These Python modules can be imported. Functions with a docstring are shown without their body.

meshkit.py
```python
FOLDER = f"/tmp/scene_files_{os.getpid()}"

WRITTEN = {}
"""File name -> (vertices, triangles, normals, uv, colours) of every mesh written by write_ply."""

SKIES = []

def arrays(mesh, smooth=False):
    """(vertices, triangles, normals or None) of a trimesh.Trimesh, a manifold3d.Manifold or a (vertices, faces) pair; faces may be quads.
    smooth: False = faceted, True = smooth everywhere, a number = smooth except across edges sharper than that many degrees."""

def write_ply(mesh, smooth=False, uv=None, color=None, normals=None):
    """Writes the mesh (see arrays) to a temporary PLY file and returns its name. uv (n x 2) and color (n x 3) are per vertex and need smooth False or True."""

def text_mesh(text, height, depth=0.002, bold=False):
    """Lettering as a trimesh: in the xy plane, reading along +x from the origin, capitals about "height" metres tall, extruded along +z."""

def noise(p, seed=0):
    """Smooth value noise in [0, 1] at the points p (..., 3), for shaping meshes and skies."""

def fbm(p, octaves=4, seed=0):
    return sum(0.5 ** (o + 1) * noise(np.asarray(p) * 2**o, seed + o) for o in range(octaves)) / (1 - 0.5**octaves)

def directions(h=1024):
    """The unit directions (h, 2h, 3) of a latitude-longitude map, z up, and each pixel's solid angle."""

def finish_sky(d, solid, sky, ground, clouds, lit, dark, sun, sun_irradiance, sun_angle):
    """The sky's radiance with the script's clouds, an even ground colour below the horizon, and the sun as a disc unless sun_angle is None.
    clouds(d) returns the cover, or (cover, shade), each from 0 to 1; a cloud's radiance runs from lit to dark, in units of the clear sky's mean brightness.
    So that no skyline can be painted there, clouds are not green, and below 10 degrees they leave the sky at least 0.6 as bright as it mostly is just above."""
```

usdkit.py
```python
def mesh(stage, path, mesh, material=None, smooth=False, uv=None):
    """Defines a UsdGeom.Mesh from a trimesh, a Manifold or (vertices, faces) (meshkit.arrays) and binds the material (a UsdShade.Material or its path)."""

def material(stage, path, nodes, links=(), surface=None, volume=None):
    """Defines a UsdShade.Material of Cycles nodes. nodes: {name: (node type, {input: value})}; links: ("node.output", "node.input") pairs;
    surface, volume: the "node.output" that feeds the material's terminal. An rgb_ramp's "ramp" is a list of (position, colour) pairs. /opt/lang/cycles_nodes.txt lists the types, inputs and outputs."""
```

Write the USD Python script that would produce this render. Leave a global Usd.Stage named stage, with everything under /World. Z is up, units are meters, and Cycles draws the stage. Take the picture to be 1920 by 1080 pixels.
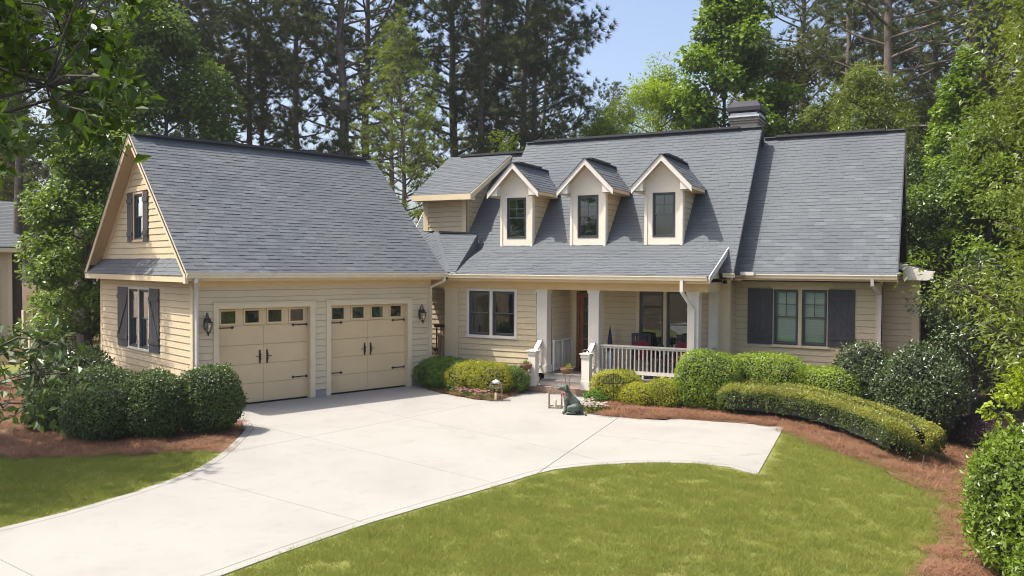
import math, numpy as np, trimesh, shapely, usdkit, meshkit
from shapely.geometry import Polygon, LineString, Point, box as sbox
from shapely.ops import unary_union
from pxr import Usd, UsdGeom, UsdLux, UsdShade, Gf, Sdf, Vt

stage = Usd.Stage.CreateInMemory()
UsdGeom.SetStageUpAxis(stage, UsdGeom.Tokens.z)
UsdGeom.SetStageMetersPerUnit(stage, 1.0)
world = UsdGeom.Xform.Define(stage, '/World'); stage.SetDefaultPrim(world.GetPrim())
UsdGeom.Scope.Define(stage, '/World/Looks')

# ------------------------------------------------------------------ camera, sky, sun, exposure
CAM = np.array([0.0, 0.0, 3.7]); FPX = 1566.84
YAW, PIT, ROL, GA = np.radians([-26.967, 1.4395, 0.34472, 19.956])
cF = np.array([math.sin(YAW)*math.cos(PIT), math.cos(YAW)*math.cos(PIT), -math.sin(PIT)])
_r = np.array([math.cos(YAW), -math.sin(YAW), 0]); _u = np.cross(_r, cF)
cR = _r*math.cos(ROL)+_u*math.sin(ROL); cU = _u*math.cos(ROL)-_r*math.sin(ROL)
cam = UsdGeom.Camera.Define(stage, '/World/Camera')
cam.CreateHorizontalApertureAttr(36.0); cam.CreateVerticalApertureAttr(20.25)
cam.CreateFocalLengthAttr(36.0*FPX/1920); cam.CreateClippingRangeAttr(Gf.Vec2f(0.1, 2000))
cam.CreateExposureAttr(0.83)
M = np.eye(4); M[0, :3] = cR; M[1, :3] = cU; M[2, :3] = -cF; M[3, :3] = CAM
cam.AddTransformOp().Set(Gf.Matrix4d(*M.ravel().tolist()))

SUN = np.array([-0.52, -0.26, 1.0]); SUN /= np.linalg.norm(SUN)
s_el, s_rot = math.asin(SUN[2]), math.atan2(SUN[0], SUN[1])
dome = UsdLux.DomeLight.Define(stage, '/World/sky')
dome.GetPrim().SetCustomDataByKey('kind', 'structure')
SKYM = usdkit.material(stage, '/World/Looks/sky_air', {
    's': ('sky_texture', {'sky_type': 'single_scattering', 'sun_disc': False, 'sun_elevation': s_el, 'sun_rotation': s_rot, 'altitude': 100.0, 'air_density': 0.85, 'aerosol_density': 4.5, 'ozone_density': 1.0}),
    'b': ('background_shader', {'strength': 0.15})}, [('s.color', 'b.color')], surface='b.background')
UsdShade.MaterialBindingAPI.Apply(dome.GetPrim()).Bind(SKYM)
sun = UsdLux.DistantLight.Define(stage, '/World/sun')
sun.CreateIntensityAttr(0.98); sun.CreateAngleAttr(0.53); sun.CreateNormalizeAttr(True); sun.CreateColorAttr(Gf.Vec3f(1.0, 0.95, 0.86))
_z = SUN; _x = np.cross([0, 0, 1.0], _z); _x /= np.linalg.norm(_x); _y = np.cross(_z, _x)
M = np.eye(4); M[0, :3] = _x; M[1, :3] = _y; M[2, :3] = _z
sun.AddTransformOp().Set(Gf.Matrix4d(*M.ravel().tolist()))

# ------------------------------------------------------------------ materials
def mat(name, nodes, links, surface='p.BSDF'):
    return usdkit.material(stage, '/World/Looks/'+name, nodes, links, surface=surface)

def paint(name, c, rough=0.55, var=0.12, scale=3.0, fine=40.0, bump=0.0, spec=0.4, dirt=None, island=0.0):
    """a painted or plain surface: large blotches, fine grain, a little relief"""
    c = np.array(c, float)
    n = {'g': ('geometry', {}), 'n1': ('noise_texture', {'scale': scale, 'detail': 4.0, 'roughness': 0.6}), 'n2': ('noise_texture', {'scale': fine, 'detail': 3.0}),
         'm': ('mix', {'mix_type': 'mix'}), 'r1': ('rgb_ramp', {'ramp': [(0.3, c*(1-var)), (0.7, np.clip(c*(1+var*0.7), 0, 1))]}),
         'r2': ('rgb_ramp', {'ramp': [(0.3, np.ones(3)*(1-var*0.8)), (0.7, np.ones(3))]}), 'mu': ('mix', {'mix_type': 'multiply', 'fac': 1.0}),
         'p': ('principled_bsdf', {'roughness': rough, 'specular_ior_level': spec})}
    l = [('g.position', 'n1.vector'), ('g.position', 'n2.vector'), ('n1.fac', 'r1.fac'), ('n2.fac', 'r2.fac'), ('r1.color', 'mu.color1'), ('r2.color', 'mu.color2')]
    last = 'mu.color'
    if island:
        n['ri'] = ('rgb_ramp', {'ramp': [(0.0, np.ones(3)*(1-island)), (1.0, np.ones(3)*1.0)]}); n['mi'] = ('mix', {'mix_type': 'multiply', 'fac': 1.0})
        l += [('g.random_per_island', 'ri.fac'), (last, 'mi.color1'), ('ri.color', 'mi.color2')]; last = 'mi.color'
    del n['m']
    l.append((last, 'p.base_color'))
    if bump:
        n['b'] = ('bump', {'strength': 0.6, 'distance': bump}); l += [('n2.fac', 'b.height'), ('b.normal', 'p.normal')]
    return mat(name, n, l)

def leafmat(name, c1, c2, c3=None, rough=0.42, trans=0.3, spec=0.35, clump=0.55, tint=(1.25, 1.25, 0.5)):
    """leaves: each its own tone between c1 and c2, wide drifts of tone through the crown, light through the blade"""
    c3 = c2 if c3 is None else c3
    n = {'g': ('geometry', {}), 'o': ('object_info', {}), 'r': ('rgb_ramp', {'ramp': [(0.0, c1), (0.6, c2), (1.0, c3)]}),
         'n': ('noise_texture', {'scale': clump, 'detail': 2.0}), 'rn': ('rgb_ramp', {'ramp': [(0.3, (0.62, 0.66, 0.62)), (0.7, (1.15, 1.12, 1.0))]}),
         'm': ('mix', {'mix_type': 'multiply', 'fac': 1.0}), 'ro': ('rgb_ramp', {'ramp': [(0, (0.85, 0.9, 0.85)), (1, (1.1, 1.05, 1.0))]}), 'm2': ('mix', {'mix_type': 'multiply', 'fac': 1.0}),
         'mt': ('mix', {'mix_type': 'multiply', 'fac': 1.0, 'color2': tint}),
         'p': ('principled_bsdf', {'roughness': rough, 'specular_ior_level': spec}), 't': ('translucent_bsdf', {}), 'x': ('mix_closure', {'fac': trans})}
    l = [('g.random_per_island', 'r.fac'), ('g.position', 'n.vector'), ('n.fac', 'rn.fac'), ('r.color', 'm.color1'), ('rn.color', 'm.color2'), ('o.random', 'ro.fac'), ('m.color', 'm2.color1'), ('ro.color', 'm2.color2'),
         ('m2.color', 'p.base_color'), ('m2.color', 'mt.color1'), ('mt.color', 't.color'), ('p.BSDF', 'x.closure1'), ('t.BSDF', 'x.closure2')]
    return mat(name, n, l, 'x.closure')

TAN = (0.575, 0.475, 0.31); CREAM = (0.64, 0.525, 0.345); WHITE = (0.64, 0.60, 0.53)
M_siding = paint('siding_tan', TAN, 0.6, 0.06, 1.2, 30, 0.0006)
M_back = paint('wall_sheathing', (0.20, 0.155, 0.105), 0.7, 0.08)
M_stucco = paint('dormer_stucco', (0.74, 0.67, 0.545), 0.7, 0.05, 1.5, 60, 0.001)
M_trim = paint('trim_cream', CREAM, 0.5, 0.05, 1.5, 40)
M_white = paint('trim_white', WHITE, 0.5, 0.06, 2.0, 40)
M_fascia = paint('fascia_cream', (0.64, 0.47, 0.25), 0.45, 0.05)
M_gutter = paint('gutter_aluminium', (0.66, 0.56, 0.40), 0.35, 0.06, spec=0.5)
M_door = paint('garage_door_paint', (0.63, 0.465, 0.265), 0.45, 0.05, 1.0, 50, 0.0004)
M_iron = paint('black_iron', (0.022, 0.016, 0.014), 0.45, 0.3, 20, 90, 0.001, 0.5)
M_rust = paint('weathered_metal', (0.23, 0.17, 0.13), 0.6, 0.35, 12, 80, 0.001)
M_found = paint('block_foundation', (0.30, 0.30, 0.30), 0.85, 0.15, 3, 50, 0.003)
M_shutter = paint('shutter_charcoal', (0.055, 0.053, 0.062), 0.55, 0.18, 2.5, 40, 0.001)
M_frame = paint('window_frame_dark', (0.045, 0.05, 0.052), 0.4, 0.15)
M_sash = paint('window_sash_grey', (0.085, 0.095, 0.10), 0.4, 0.12)
M_blind = paint('blind_slats', (0.72, 0.76, 0.72), 0.6, 0.05)
M_wood = paint('door_wood', (0.26, 0.085, 0.025), 0.35, 0.3, 4, 60, 0.0008, 0.5)
M_porch = paint('porch_boards', (0.20, 0.185, 0.17), 0.6, 0.15, 2, 30, 0.001, island=0.15)
M_brick = paint('brick_paver', (0.40, 0.26, 0.19), 0.8, 0.2, 6, 60, 0.003, island=0.3)
M_mortar = paint('mortar', (0.42, 0.37, 0.31), 0.9, 0.1)
M_soffit = paint('soffit_tan', (0.48, 0.36, 0.22), 0.6, 0.06)
M_capmetal = paint('chimney_metal', (0.030, 0.028, 0.034), 0.4, 0.2)
M_silver = paint('galvanised', (0.55, 0.57, 0.58), 0.35, 0.2, 6, 50, spec=0.6)
M_rail_brown = paint('stained_rail', (0.09, 0.05, 0.03), 0.6, 0.2)

def roofmat(name, c, one=False):
    c = np.array(c)
    n = {'g': ('geometry', {}), 'o': ('object_info', {}), 'r': ('rgb_ramp', {'ramp': [(0, c*0.86), (0.45, c*0.98), (0.8, c*1.03), (1, c*1.07)]}),
         'n1': ('noise_texture', {'scale': 0.55, 'detail': 3.0}), 'r1': ('rgb_ramp', {'ramp': [(0.3, (0.86, 0.87, 0.9)), (0.7, (1.1, 1.08, 1.06))]}),
         'n2': ('noise_texture', {'scale': 70.0, 'detail': 3.0}), 'r2': ('rgb_ramp', {'ramp': [(0.25, (0.55, 0.56, 0.58)), (0.75, (1.35, 1.33, 1.3))]}),
         'm1': ('mix', {'mix_type': 'multiply', 'fac': 1.0}), 'm2': ('mix', {'mix_type': 'multiply', 'fac': 1.0}),
         'p': ('principled_bsdf', {'roughness': 0.82, 'specular_ior_level': 0.3}), 'b': ('bump', {'strength': 0.5, 'distance': 0.004})}
    l = [('o.random' if one else 'g.random_per_island', 'r.fac'), ('g.position', 'n1.vector'), ('g.position', 'n2.vector'), ('n1.fac', 'r1.fac'), ('n2.fac', 'r2.fac'), ('r.color', 'm1.color1'), ('r1.color', 'm1.color2'),
         ('m1.color', 'm2.color1'), ('r2.color', 'm2.color2'), ('m2.color', 'p.base_color'), ('n2.fac', 'b.height'), ('b.normal', 'p.normal')]
    return mat(name, n, l)
ROOFC = np.array((0.130, 0.145, 0.158))
M_roof = roofmat('slate_shingles', ROOFC)
M_single = [roofmat('slate_shingle', ROOFC, True)]*3
M_deck = paint('roof_underlay', (0.05, 0.055, 0.065), 0.9, 0.1)
M_vent = paint('ridge_cap', (0.045, 0.047, 0.055), 0.8, 0.2)

M_glass = mat('window_glass', {'f': ('fresnel', {'IOR': 1.55}), 'mx': ('math', {'math_type': 'multiply_add', 'value2': 1.0, 'value3': 0.03, 'use_clamp': True}), 'g': ('geometry', {}), 'n': ('noise_texture', {'scale': 1.4, 'detail': 1.0}),
     'b': ('bump', {'strength': 0.10, 'distance': 0.03}), 't': ('transparent_bsdf', {'color': (0.86, 0.92, 0.89)}), 's': ('glossy_bsdf', {'roughness': 0.015, 'color': (0.92, 0.95, 1.0)}), 'x': ('mix_closure', {})},
     [('f.fac', 'mx.value1'), ('mx.value', 'x.fac'), ('g.position', 'n.vector'), ('n.fac', 'b.height'), ('b.normal', 's.normal'), ('t.BSDF', 'x.closure1'), ('s.BSDF', 'x.closure2')], 'x.closure')
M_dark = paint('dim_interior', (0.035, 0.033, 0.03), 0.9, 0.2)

M_concrete = mat('concrete_drive', {'g': ('geometry', {}), 'n1': ('noise_texture', {'scale': 0.45, 'detail': 5.0, 'roughness': 0.62, 'distortion': 0.6}), 'r1': ('rgb_ramp', {'ramp': [(0.25, (0.275, 0.262, 0.238)), (0.5, (0.312, 0.298, 0.272)), (0.8, (0.332, 0.318, 0.292))]}),
     'n2': ('noise_texture', {'scale': 2.2, 'detail': 8.0, 'roughness': 0.7}), 'r2': ('rgb_ramp', {'ramp': [(0.28, (0.88, 0.875, 0.87)), (0.46, (1, 1, 1))]}),
     'n3': ('noise_texture', {'scale': 140.0, 'detail': 2.0}), 'r3': ('rgb_ramp', {'ramp': [(0.3, (0.9, 0.9, 0.9)), (0.6, (1.03, 1.03, 1.03))]}),
     'v': ('voronoi_texture', {'scale': 1.7, 'randomness': 1.0}), 'r4': ('rgb_ramp', {'ramp': [(0.0, (0.55, 0.5, 0.43)), (0.022, (1, 1, 1))]}),
     'm1': ('mix', {'mix_type': 'multiply', 'fac': 1.0}), 'm2': ('mix', {'mix_type': 'multiply', 'fac': 1.0}), 'm3': ('mix', {'mix_type': 'multiply', 'fac': 0.7}),
     'p': ('principled_bsdf', {'roughness': 0.85, 'specular_ior_level': 0.25}), 'b': ('bump', {'strength': 0.35, 'distance': 0.002})},
     [('g.position', 'n1.vector'), ('g.position', 'n2.vector'), ('g.position', 'n3.vector'), ('g.position', 'v.vector'), ('n1.fac', 'r1.fac'), ('n2.fac', 'r2.fac'), ('n3.fac', 'r3.fac'), ('v.distance', 'r4.fac'), ('r1.color', 'm1.color1'), ('r2.color', 'm1.color2'),
      ('m1.color', 'm2.color1'), ('r3.color', 'm2.color2'), ('m2.color', 'm3.color1'), ('r4.color', 'm3.color2'), ('m3.color', 'p.base_color'), ('n3.fac', 'b.height'), ('b.normal', 'p.normal')])
M_joint = paint('joint_filler', (0.34, 0.27, 0.20), 0.9, 0.25, 8)

def soil(name, ramp, s1, s2, bump):
    n = {'g': ('geometry', {}), 'n1': ('noise_texture', {'scale': s1, 'detail': 5.0, 'roughness': 0.65}), 'r1': ('rgb_ramp', {'ramp': ramp}), 'n2': ('noise_texture', {'scale': s2, 'detail': 4.0, 'roughness': 0.7}),
         'r2': ('rgb_ramp', {'ramp': [(0.3, (0.55, 0.55, 0.55)), (0.7, (1.25, 1.25, 1.25))]}), 'm': ('mix', {'mix_type': 'multiply', 'fac': 1.0}), 'p': ('principled_bsdf', {'roughness': 0.95, 'specular_ior_level': 0.1}), 'b': ('bump', {'strength': 0.8, 'distance': bump})}
    return mat(name, n, [('g.position', 'n1.vector'), ('g.position', 'n2.vector'), ('n1.fac', 'r1.fac'), ('n2.fac', 'r2.fac'), ('r1.color', 'm.color1'), ('r2.color', 'm.color2'), ('m.color', 'p.base_color'), ('n2.fac', 'b.height'), ('b.normal', 'p.normal')])
M_lawn = soil('lawn_thatch', [(0.25, (0.16, 0.18, 0.045)), (0.5, (0.19, 0.205, 0.055)), (0.7, (0.24, 0.22, 0.08)), (0.85, (0.30, 0.255, 0.13))], 1.3, 45, 0.02)
M_straw_bed = soil('pine_straw_bed', [(0.3, (0.17, 0.098, 0.058)), (0.55, (0.26, 0.155, 0.095)), (0.75, (0.34, 0.225, 0.145))], 1.6, 40, 0.05)
M_ground = soil('woodland_floor', [(0.3, (0.07, 0.05, 0.03)), (0.5, (0.12, 0.075, 0.04)), (0.7, (0.07, 0.085, 0.03))], 0.25, 9, 0.05)

def blades(name, c1, c2, c3, trans=0.35):
    n = {'g': ('geometry', {}), 'o': ('object_info', {}), 'r': ('rgb_ramp', {'ramp': [(0, c1), (0.7, c2), (1, c3)]}), 'n': ('noise_texture', {'scale': 1.6, 'detail': 6.0, 'roughness': 0.72}),
         'rn': ('rgb_ramp', {'ramp': [(0.30, (0.90, 0.94, 0.86)), (0.5, (1.0, 1.0, 1.0)), (0.62, (1.10, 1.02, 1.10)), (0.74, (1.35, 1.12, 1.7))]}), 'm': ('mix', {'mix_type': 'multiply', 'fac': 1.0}),
         'p': ('principled_bsdf', {'roughness': 0.6, 'specular_ior_level': 0.2}), 't': ('translucent_bsdf', {}), 'x': ('mix_closure', {'fac': trans})}
    return mat(name, n, [('g.random_per_island', 'r.fac'), ('g.position', 'n.vector'), ('n.fac', 'rn.fac'), ('r.color', 'm.color1'), ('rn.color', 'm.color2'), ('m.color', 'p.base_color'), ('m.color', 't.color'), ('p.BSDF', 'x.closure1'), ('t.BSDF', 'x.closure2')], 'x.closure')
M_grass = blades('grass_blades', (0.22, 0.25, 0.05), (0.31, 0.33, 0.082), (0.46, 0.41, 0.17))
M_needles = blades('straw_needles', (0.25, 0.132, 0.075), (0.39, 0.232, 0.138), (0.50, 0.35, 0.23), 0.1)

M_bark_pine = paint('pine_bark', (0.15, 0.118, 0.095), 0.9, 0.4, 6, 25, 0.02)
M_bark = paint('grey_bark', (0.075, 0.065, 0.052), 0.9, 0.35, 5, 25, 0.015)
L_pine = leafmat('pine_foliage', (0.11, 0.135, 0.070), (0.19, 0.215, 0.115), (0.29, 0.29, 0.155), 0.55, 0.35, 0.2, 0.35)
L_pine_y = leafmat('young_pine_foliage', (0.182, 0.247, 0.038), (0.332, 0.392, 0.060), (0.483, 0.492, 0.086), 0.5, 0.3, 0.25, 0.5)
L_gum = leafmat('sweetgum_foliage', (0.158, 0.240, 0.046), (0.264, 0.365, 0.066), (0.422, 0.480, 0.097), 0.4, 0.3, 0.35, 0.5)
L_lime = leafmat('lime_foliage', (0.287, 0.389, 0.030), (0.486, 0.550, 0.046), (0.550, 0.550, 0.061), 0.45, 0.35, 0.3, 0.5)
L_tulip = leafmat('tulip_foliage', (0.159, 0.253, 0.033), (0.274, 0.374, 0.048), (0.379, 0.468, 0.070), 0.4, 0.3, 0.35, 0.5)
L_olive = leafmat('olive_foliage', (0.178, 0.194, 0.044), (0.285, 0.295, 0.067), (0.402, 0.379, 0.095), 0.45, 0.25, 0.3, 0.5)
L_oak = leafmat('willow_oak_foliage', (0.144, 0.192, 0.032), (0.246, 0.308, 0.052), (0.391, 0.432, 0.093), 0.4, 0.35, 0.4, 0.7)
L_dark = leafmat('shade_foliage', (0.076, 0.124, 0.035), (0.149, 0.219, 0.055), (0.263, 0.329, 0.074), 0.35, 0.2, 0.45, 0.6)
L_near = leafmat('overhang_foliage', (0.068, 0.124, 0.015), (0.142, 0.218, 0.025), (0.276, 0.290, 0.032), 0.42, 0.35, 0.5, 0.9)
L_magnolia = leafmat('magnolia_foliage', (0.054, 0.095, 0.022), (0.097, 0.154, 0.034), (0.175, 0.223, 0.055), 0.42, 0.2, 0.6, 0.9)
L_holly = leafmat('dark_shrub_leaves', (0.076, 0.120, 0.023), (0.158, 0.207, 0.036), (0.318, 0.325, 0.066), 0.40, 0.2, 0.55, 1.6)
L_box = leafmat('boxwood_leaves', (0.221, 0.307, 0.029), (0.400, 0.508, 0.040), (0.550, 0.550, 0.062), 0.32, 0.28, 0.45, 1.6)
L_gold = leafmat('golden_leaves', (0.328, 0.350, 0.028), (0.550, 0.550, 0.044), (0.550, 0.550, 0.079), 0.4, 0.3, 0.35, 2.0, (1.2, 1.1, 0.5))
L_lowgreen = leafmat('low_shrub_leaves', (0.126, 0.212, 0.022), (0.222, 0.319, 0.032), (0.358, 0.406, 0.048), 0.35, 0.28, 0.45, 1.6)
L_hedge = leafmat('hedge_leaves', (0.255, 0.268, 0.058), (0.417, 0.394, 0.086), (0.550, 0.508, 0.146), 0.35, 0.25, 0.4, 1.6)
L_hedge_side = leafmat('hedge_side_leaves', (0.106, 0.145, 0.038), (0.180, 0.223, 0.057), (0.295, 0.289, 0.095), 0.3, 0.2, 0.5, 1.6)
L_camellia = leafmat('camellia_leaves', (0.056, 0.085, 0.022), (0.103, 0.139, 0.032), (0.188, 0.208, 0.049), 0.36, 0.15, 0.7, 1.4)
L_bright = leafmat('bright_shrub_leaves', (0.125, 0.194, 0.021), (0.226, 0.294, 0.031), (0.336, 0.372, 0.053), 0.33, 0.3, 0.45, 1.2)
L_purple = leafmat('purple_leaves', (0.058, 0.029, 0.046), (0.111, 0.052, 0.081), (0.169, 0.085, 0.117), 0.4, 0.2, 0.35, 1.5, (1.2, 0.6, 0.9))
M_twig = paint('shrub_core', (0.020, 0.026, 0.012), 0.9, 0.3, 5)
M_petal = leafmat('pink_petals', (0.62, 0.30, 0.40), (0.75, 0.48, 0.52), (0.80, 0.68, 0.66), 0.6, 0.25, 0.2, 3.0, (1, 0.9, 0.9))
M_petalw = leafmat('pale_petals', (0.62, 0.50, 0.58), (0.78, 0.66, 0.72), (0.8, 0.76, 0.78), 0.6, 0.25, 0.2, 3.0, (1, 0.95, 1))
M_verdigris = mat('verdigris_bronze', {'g': ('geometry', {}), 'n': ('noise_texture', {'scale': 9.0, 'detail': 6.0, 'roughness': 0.7}), 'r': ('rgb_ramp', {'ramp': [(0.3, (0.030, 0.032, 0.027)), (0.5, (0.055, 0.075, 0.058)), (0.7, (0.13, 0.17, 0.135))]}),
    'p': ('principled_bsdf', {'roughness': 0.55, 'metallic': 0.25}), 'b': ('bump', {'strength': 0.4, 'distance': 0.006})}, [('g.position', 'n.vector'), ('n.fac', 'r.fac'), ('r.color', 'p.base_color'), ('n.fac', 'b.height'), ('b.normal', 'p.normal')])
M_ribbon = paint('faded_ribbon', (0.50, 0.20, 0.15), 0.7, 0.2)
M_coco = paint('coco_liner', (0.22, 0.10, 0.055), 0.95, 0.4, 20, 90, 0.01)
M_cushion = paint('red_cushion', (0.22, 0.018, 0.035), 0.9, 0.15)
M_chair = paint('dark_chair_wood', (0.035, 0.03, 0.035), 0.5, 0.2)
M_blue = paint('navy_canvas', (0.02, 0.03, 0.10), 0.8, 0.2)
M_pale = paint('pale_blue_canvas', (0.42, 0.52, 0.60), 0.8, 0.1)
M_gate = paint('gate_white', (0.70, 0.70, 0.68), 0.4, 0.05)
M_lampglass = mat('lamp_glass', {'t': ('transparent_bsdf', {'color': (0.92, 0.88, 0.8)}), 's': ('glossy_bsdf', {'roughness': 0.1}), 'x': ('mix_closure', {'fac': 0.22})}, [('t.BSDF', 'x.closure1'), ('s.BSDF', 'x.closure2')], 'x.closure')
M_chim = paint('chimney_stucco', (0.30, 0.265, 0.215), 0.8, 0.08)
M_candle = paint('candle_sleeve', (0.7, 0.6, 0.42), 0.6, 0.05)

# ------------------------------------------------------------------ scene helpers
USED, BASE = {}, {}
def numbered(parent, name):
    k = USED.get((parent, name), 0); USED[(parent, name)] = k+1
    return name if k == 0 else '%s_%03d' % (name, k)

def setdata(prim, label=None, category=None, group=None, kind=None):
    for k, v in (('label', label), ('category', category), ('group', group), ('kind', kind)):
        if v: prim.SetCustomDataByKey(k, v)

def thing(name, label, category, base=(0, 0, 0), rz=0.0, sc=1.0, group=None):
    p = '/World/'+numbered('/World', name)
    x = UsdGeom.Xform.Define(stage, p)
    x.AddTranslateOp().Set(Gf.Vec3d(*map(float, base))); x.AddRotateZOp().Set(float(math.degrees(rz))); x.AddScaleOp().Set(Gf.Vec3f(sc, sc, sc))
    setdata(x.GetPrim(), label, category, group); BASE[p] = np.array(base, float)
    return p

def dup(path, label, base, rz=0.0, sc=1.0, group=None, tilt=None):
    src = stage.GetPrimAtPath(path); cd = src.GetCustomData()
    p = '/World/'+numbered('/World', path.split('/')[-1].rstrip('0123456789').rstrip('_'))
    x = UsdGeom.Xform.Define(stage, p); r = x.GetPrim()
    r.GetReferences().AddInternalReference(path); r.SetInstanceable(True)
    x.ClearXformOpOrder()
    x.AddTranslateOp().Set(Gf.Vec3d(*map(float, base))); x.AddRotateZOp().Set(float(math.degrees(rz))); x.AddScaleOp().Set(Gf.Vec3f(sc, sc, sc))
    setdata(r, label, cd['category'], group or cd.get('group'))
    return p

def arr(m):
    if isinstance(m, tuple):
        v, f = np.asarray(m[0], float), np.asarray(m[1], int)
        if f.shape[1] == 4: f = np.vstack([f[:, [0, 1, 2]], f[:, [0, 2, 3]]])
        return v, f
    if hasattr(m, 'to_mesh'):
        q = m.to_mesh(); return np.array(q.vert_properties[:, :3], float), np.array(q.tri_verts, int)
    return np.array(m.vertices, float), np.array(m.faces, int)

def cat(ms):
    V, Fc, n = [], [], 0
    for m in ms:
        v, f = arr(m); V.append(v); Fc.append(f+n); n += len(v)
    return np.vstack(V), np.vstack(Fc)

def add(parent, name, m, material, smooth=False, label=None, kind=None):
    """ONE mesh prim under parent; world coordinates unless the thing stands at the origin"""
    if isinstance(m, list): m = cat(m)
    v, f = arr(m)
    root = '/'+'/'.join(parent.split('/')[1:3])
    v = v-BASE.get(root, 0)
    p = parent+'/'+numbered(parent, name)
    usdkit.mesh(stage, p, (v, f), material, smooth)
    setdata(stage.GetPrimAtPath(p), label=label, kind=kind)
    return p

def top(name, m, material, smooth=False, label=None, category=None, group=None, kind=None):
    p = '/World/'+numbered('/World', name)
    if isinstance(m, list): m = cat(m)
    usdkit.mesh(stage, p, arr(m), material, smooth)
    setdata(stage.GetPrimAtPath(p), label, category, group, kind)
    return p

def pxsize(v):
    d = v-CAM; w = np.maximum(d@cF, 0.2); x, y = FPX*(d@cR)/w, FPX*(d@cU)/w
    return np.ptp(x)*np.ptp(y)+np.ptp(x)+np.ptp(y)

# ------------------------------------------------------------------ shapes
HEX = np.array([[0, 3, 2, 1], [4, 5, 6, 7], [0, 1, 5, 4], [1, 2, 6, 5], [2, 3, 7, 6], [3, 0, 4, 7]])
class Fr:
    """a wall's own frame: a along the wall, n outward, z up"""
    def __init__(s, o, u, n): s.o, s.u, s.n = np.array(o, float), np.array(u, float), np.array(n, float)
    def w(s, a, n, z):
        a, n, z = np.broadcast_arrays(np.asarray(a, float), np.asarray(n, float), np.asarray(z, float))
        return s.o+a[..., None]*s.u+n[..., None]*s.n+z[..., None]*np.array([0, 0, 1.0])
    def box(s, a0, a1, n0, n1, z0, z1):
        a = np.array([a0, a1, a1, a0]*2); n = np.array([n0, n0, n1, n1]*2); z = np.array([z0]*4+[z1]*4)
        return s.w(a, n, z), HEX
    def prism(s, poly, n0, n1, depth=None):
        """a polygon in (a, z) between depths n0 and n1 (n1 may be a function of z)"""
        ms = []
        for g in getattr(poly, 'geoms', [poly]):
            if g.geom_type != 'Polygon' or g.area < 1e-5: continue
            e = trimesh.creation.extrude_polygon(g, 1.0, engine='earcut')
            v = np.array(e.vertices); d = np.where(v[:, 2] > 0.5, depth(v[:, 1]) if depth else n1, n0)
            ms.append((s.w(v[:, 0], d, v[:, 1]), np.array(e.faces)))
        return cat(ms)
    def quad(s, pts, n0, n1):
        return s.prism(Polygon(pts), n0, n1)
WORLD = Fr((0, 0, 0), (1, 0, 0), (0, 1, 0))
gu = np.array([math.sin(GA), math.cos(GA), 0]); gv = np.array([math.cos(GA), -math.sin(GA), 0])
def G(a, b, z): return gu*a+gv*b+np.array([0, 0, z])

def bar(p, q, w, h=None, up=(0, 0, 1.0)):
    """a straight square bar from p to q"""
    p, q = np.array(p, float), np.array(q, float); h = w if h is None else h
    t = q-p; t /= np.linalg.norm(t); s = np.cross(t, up)
    if np.linalg.norm(s) < 1e-3: s = np.cross(t, [0, 1.0, 0])
    s /= np.linalg.norm(s); u = np.cross(s, t); o = [(-1, -1), (1, -1), (1, 1), (-1, 1)]
    return np.array([e+s*i*w/2+u*j*h/2 for e in (p, q) for i, j in o]), HEX

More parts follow.
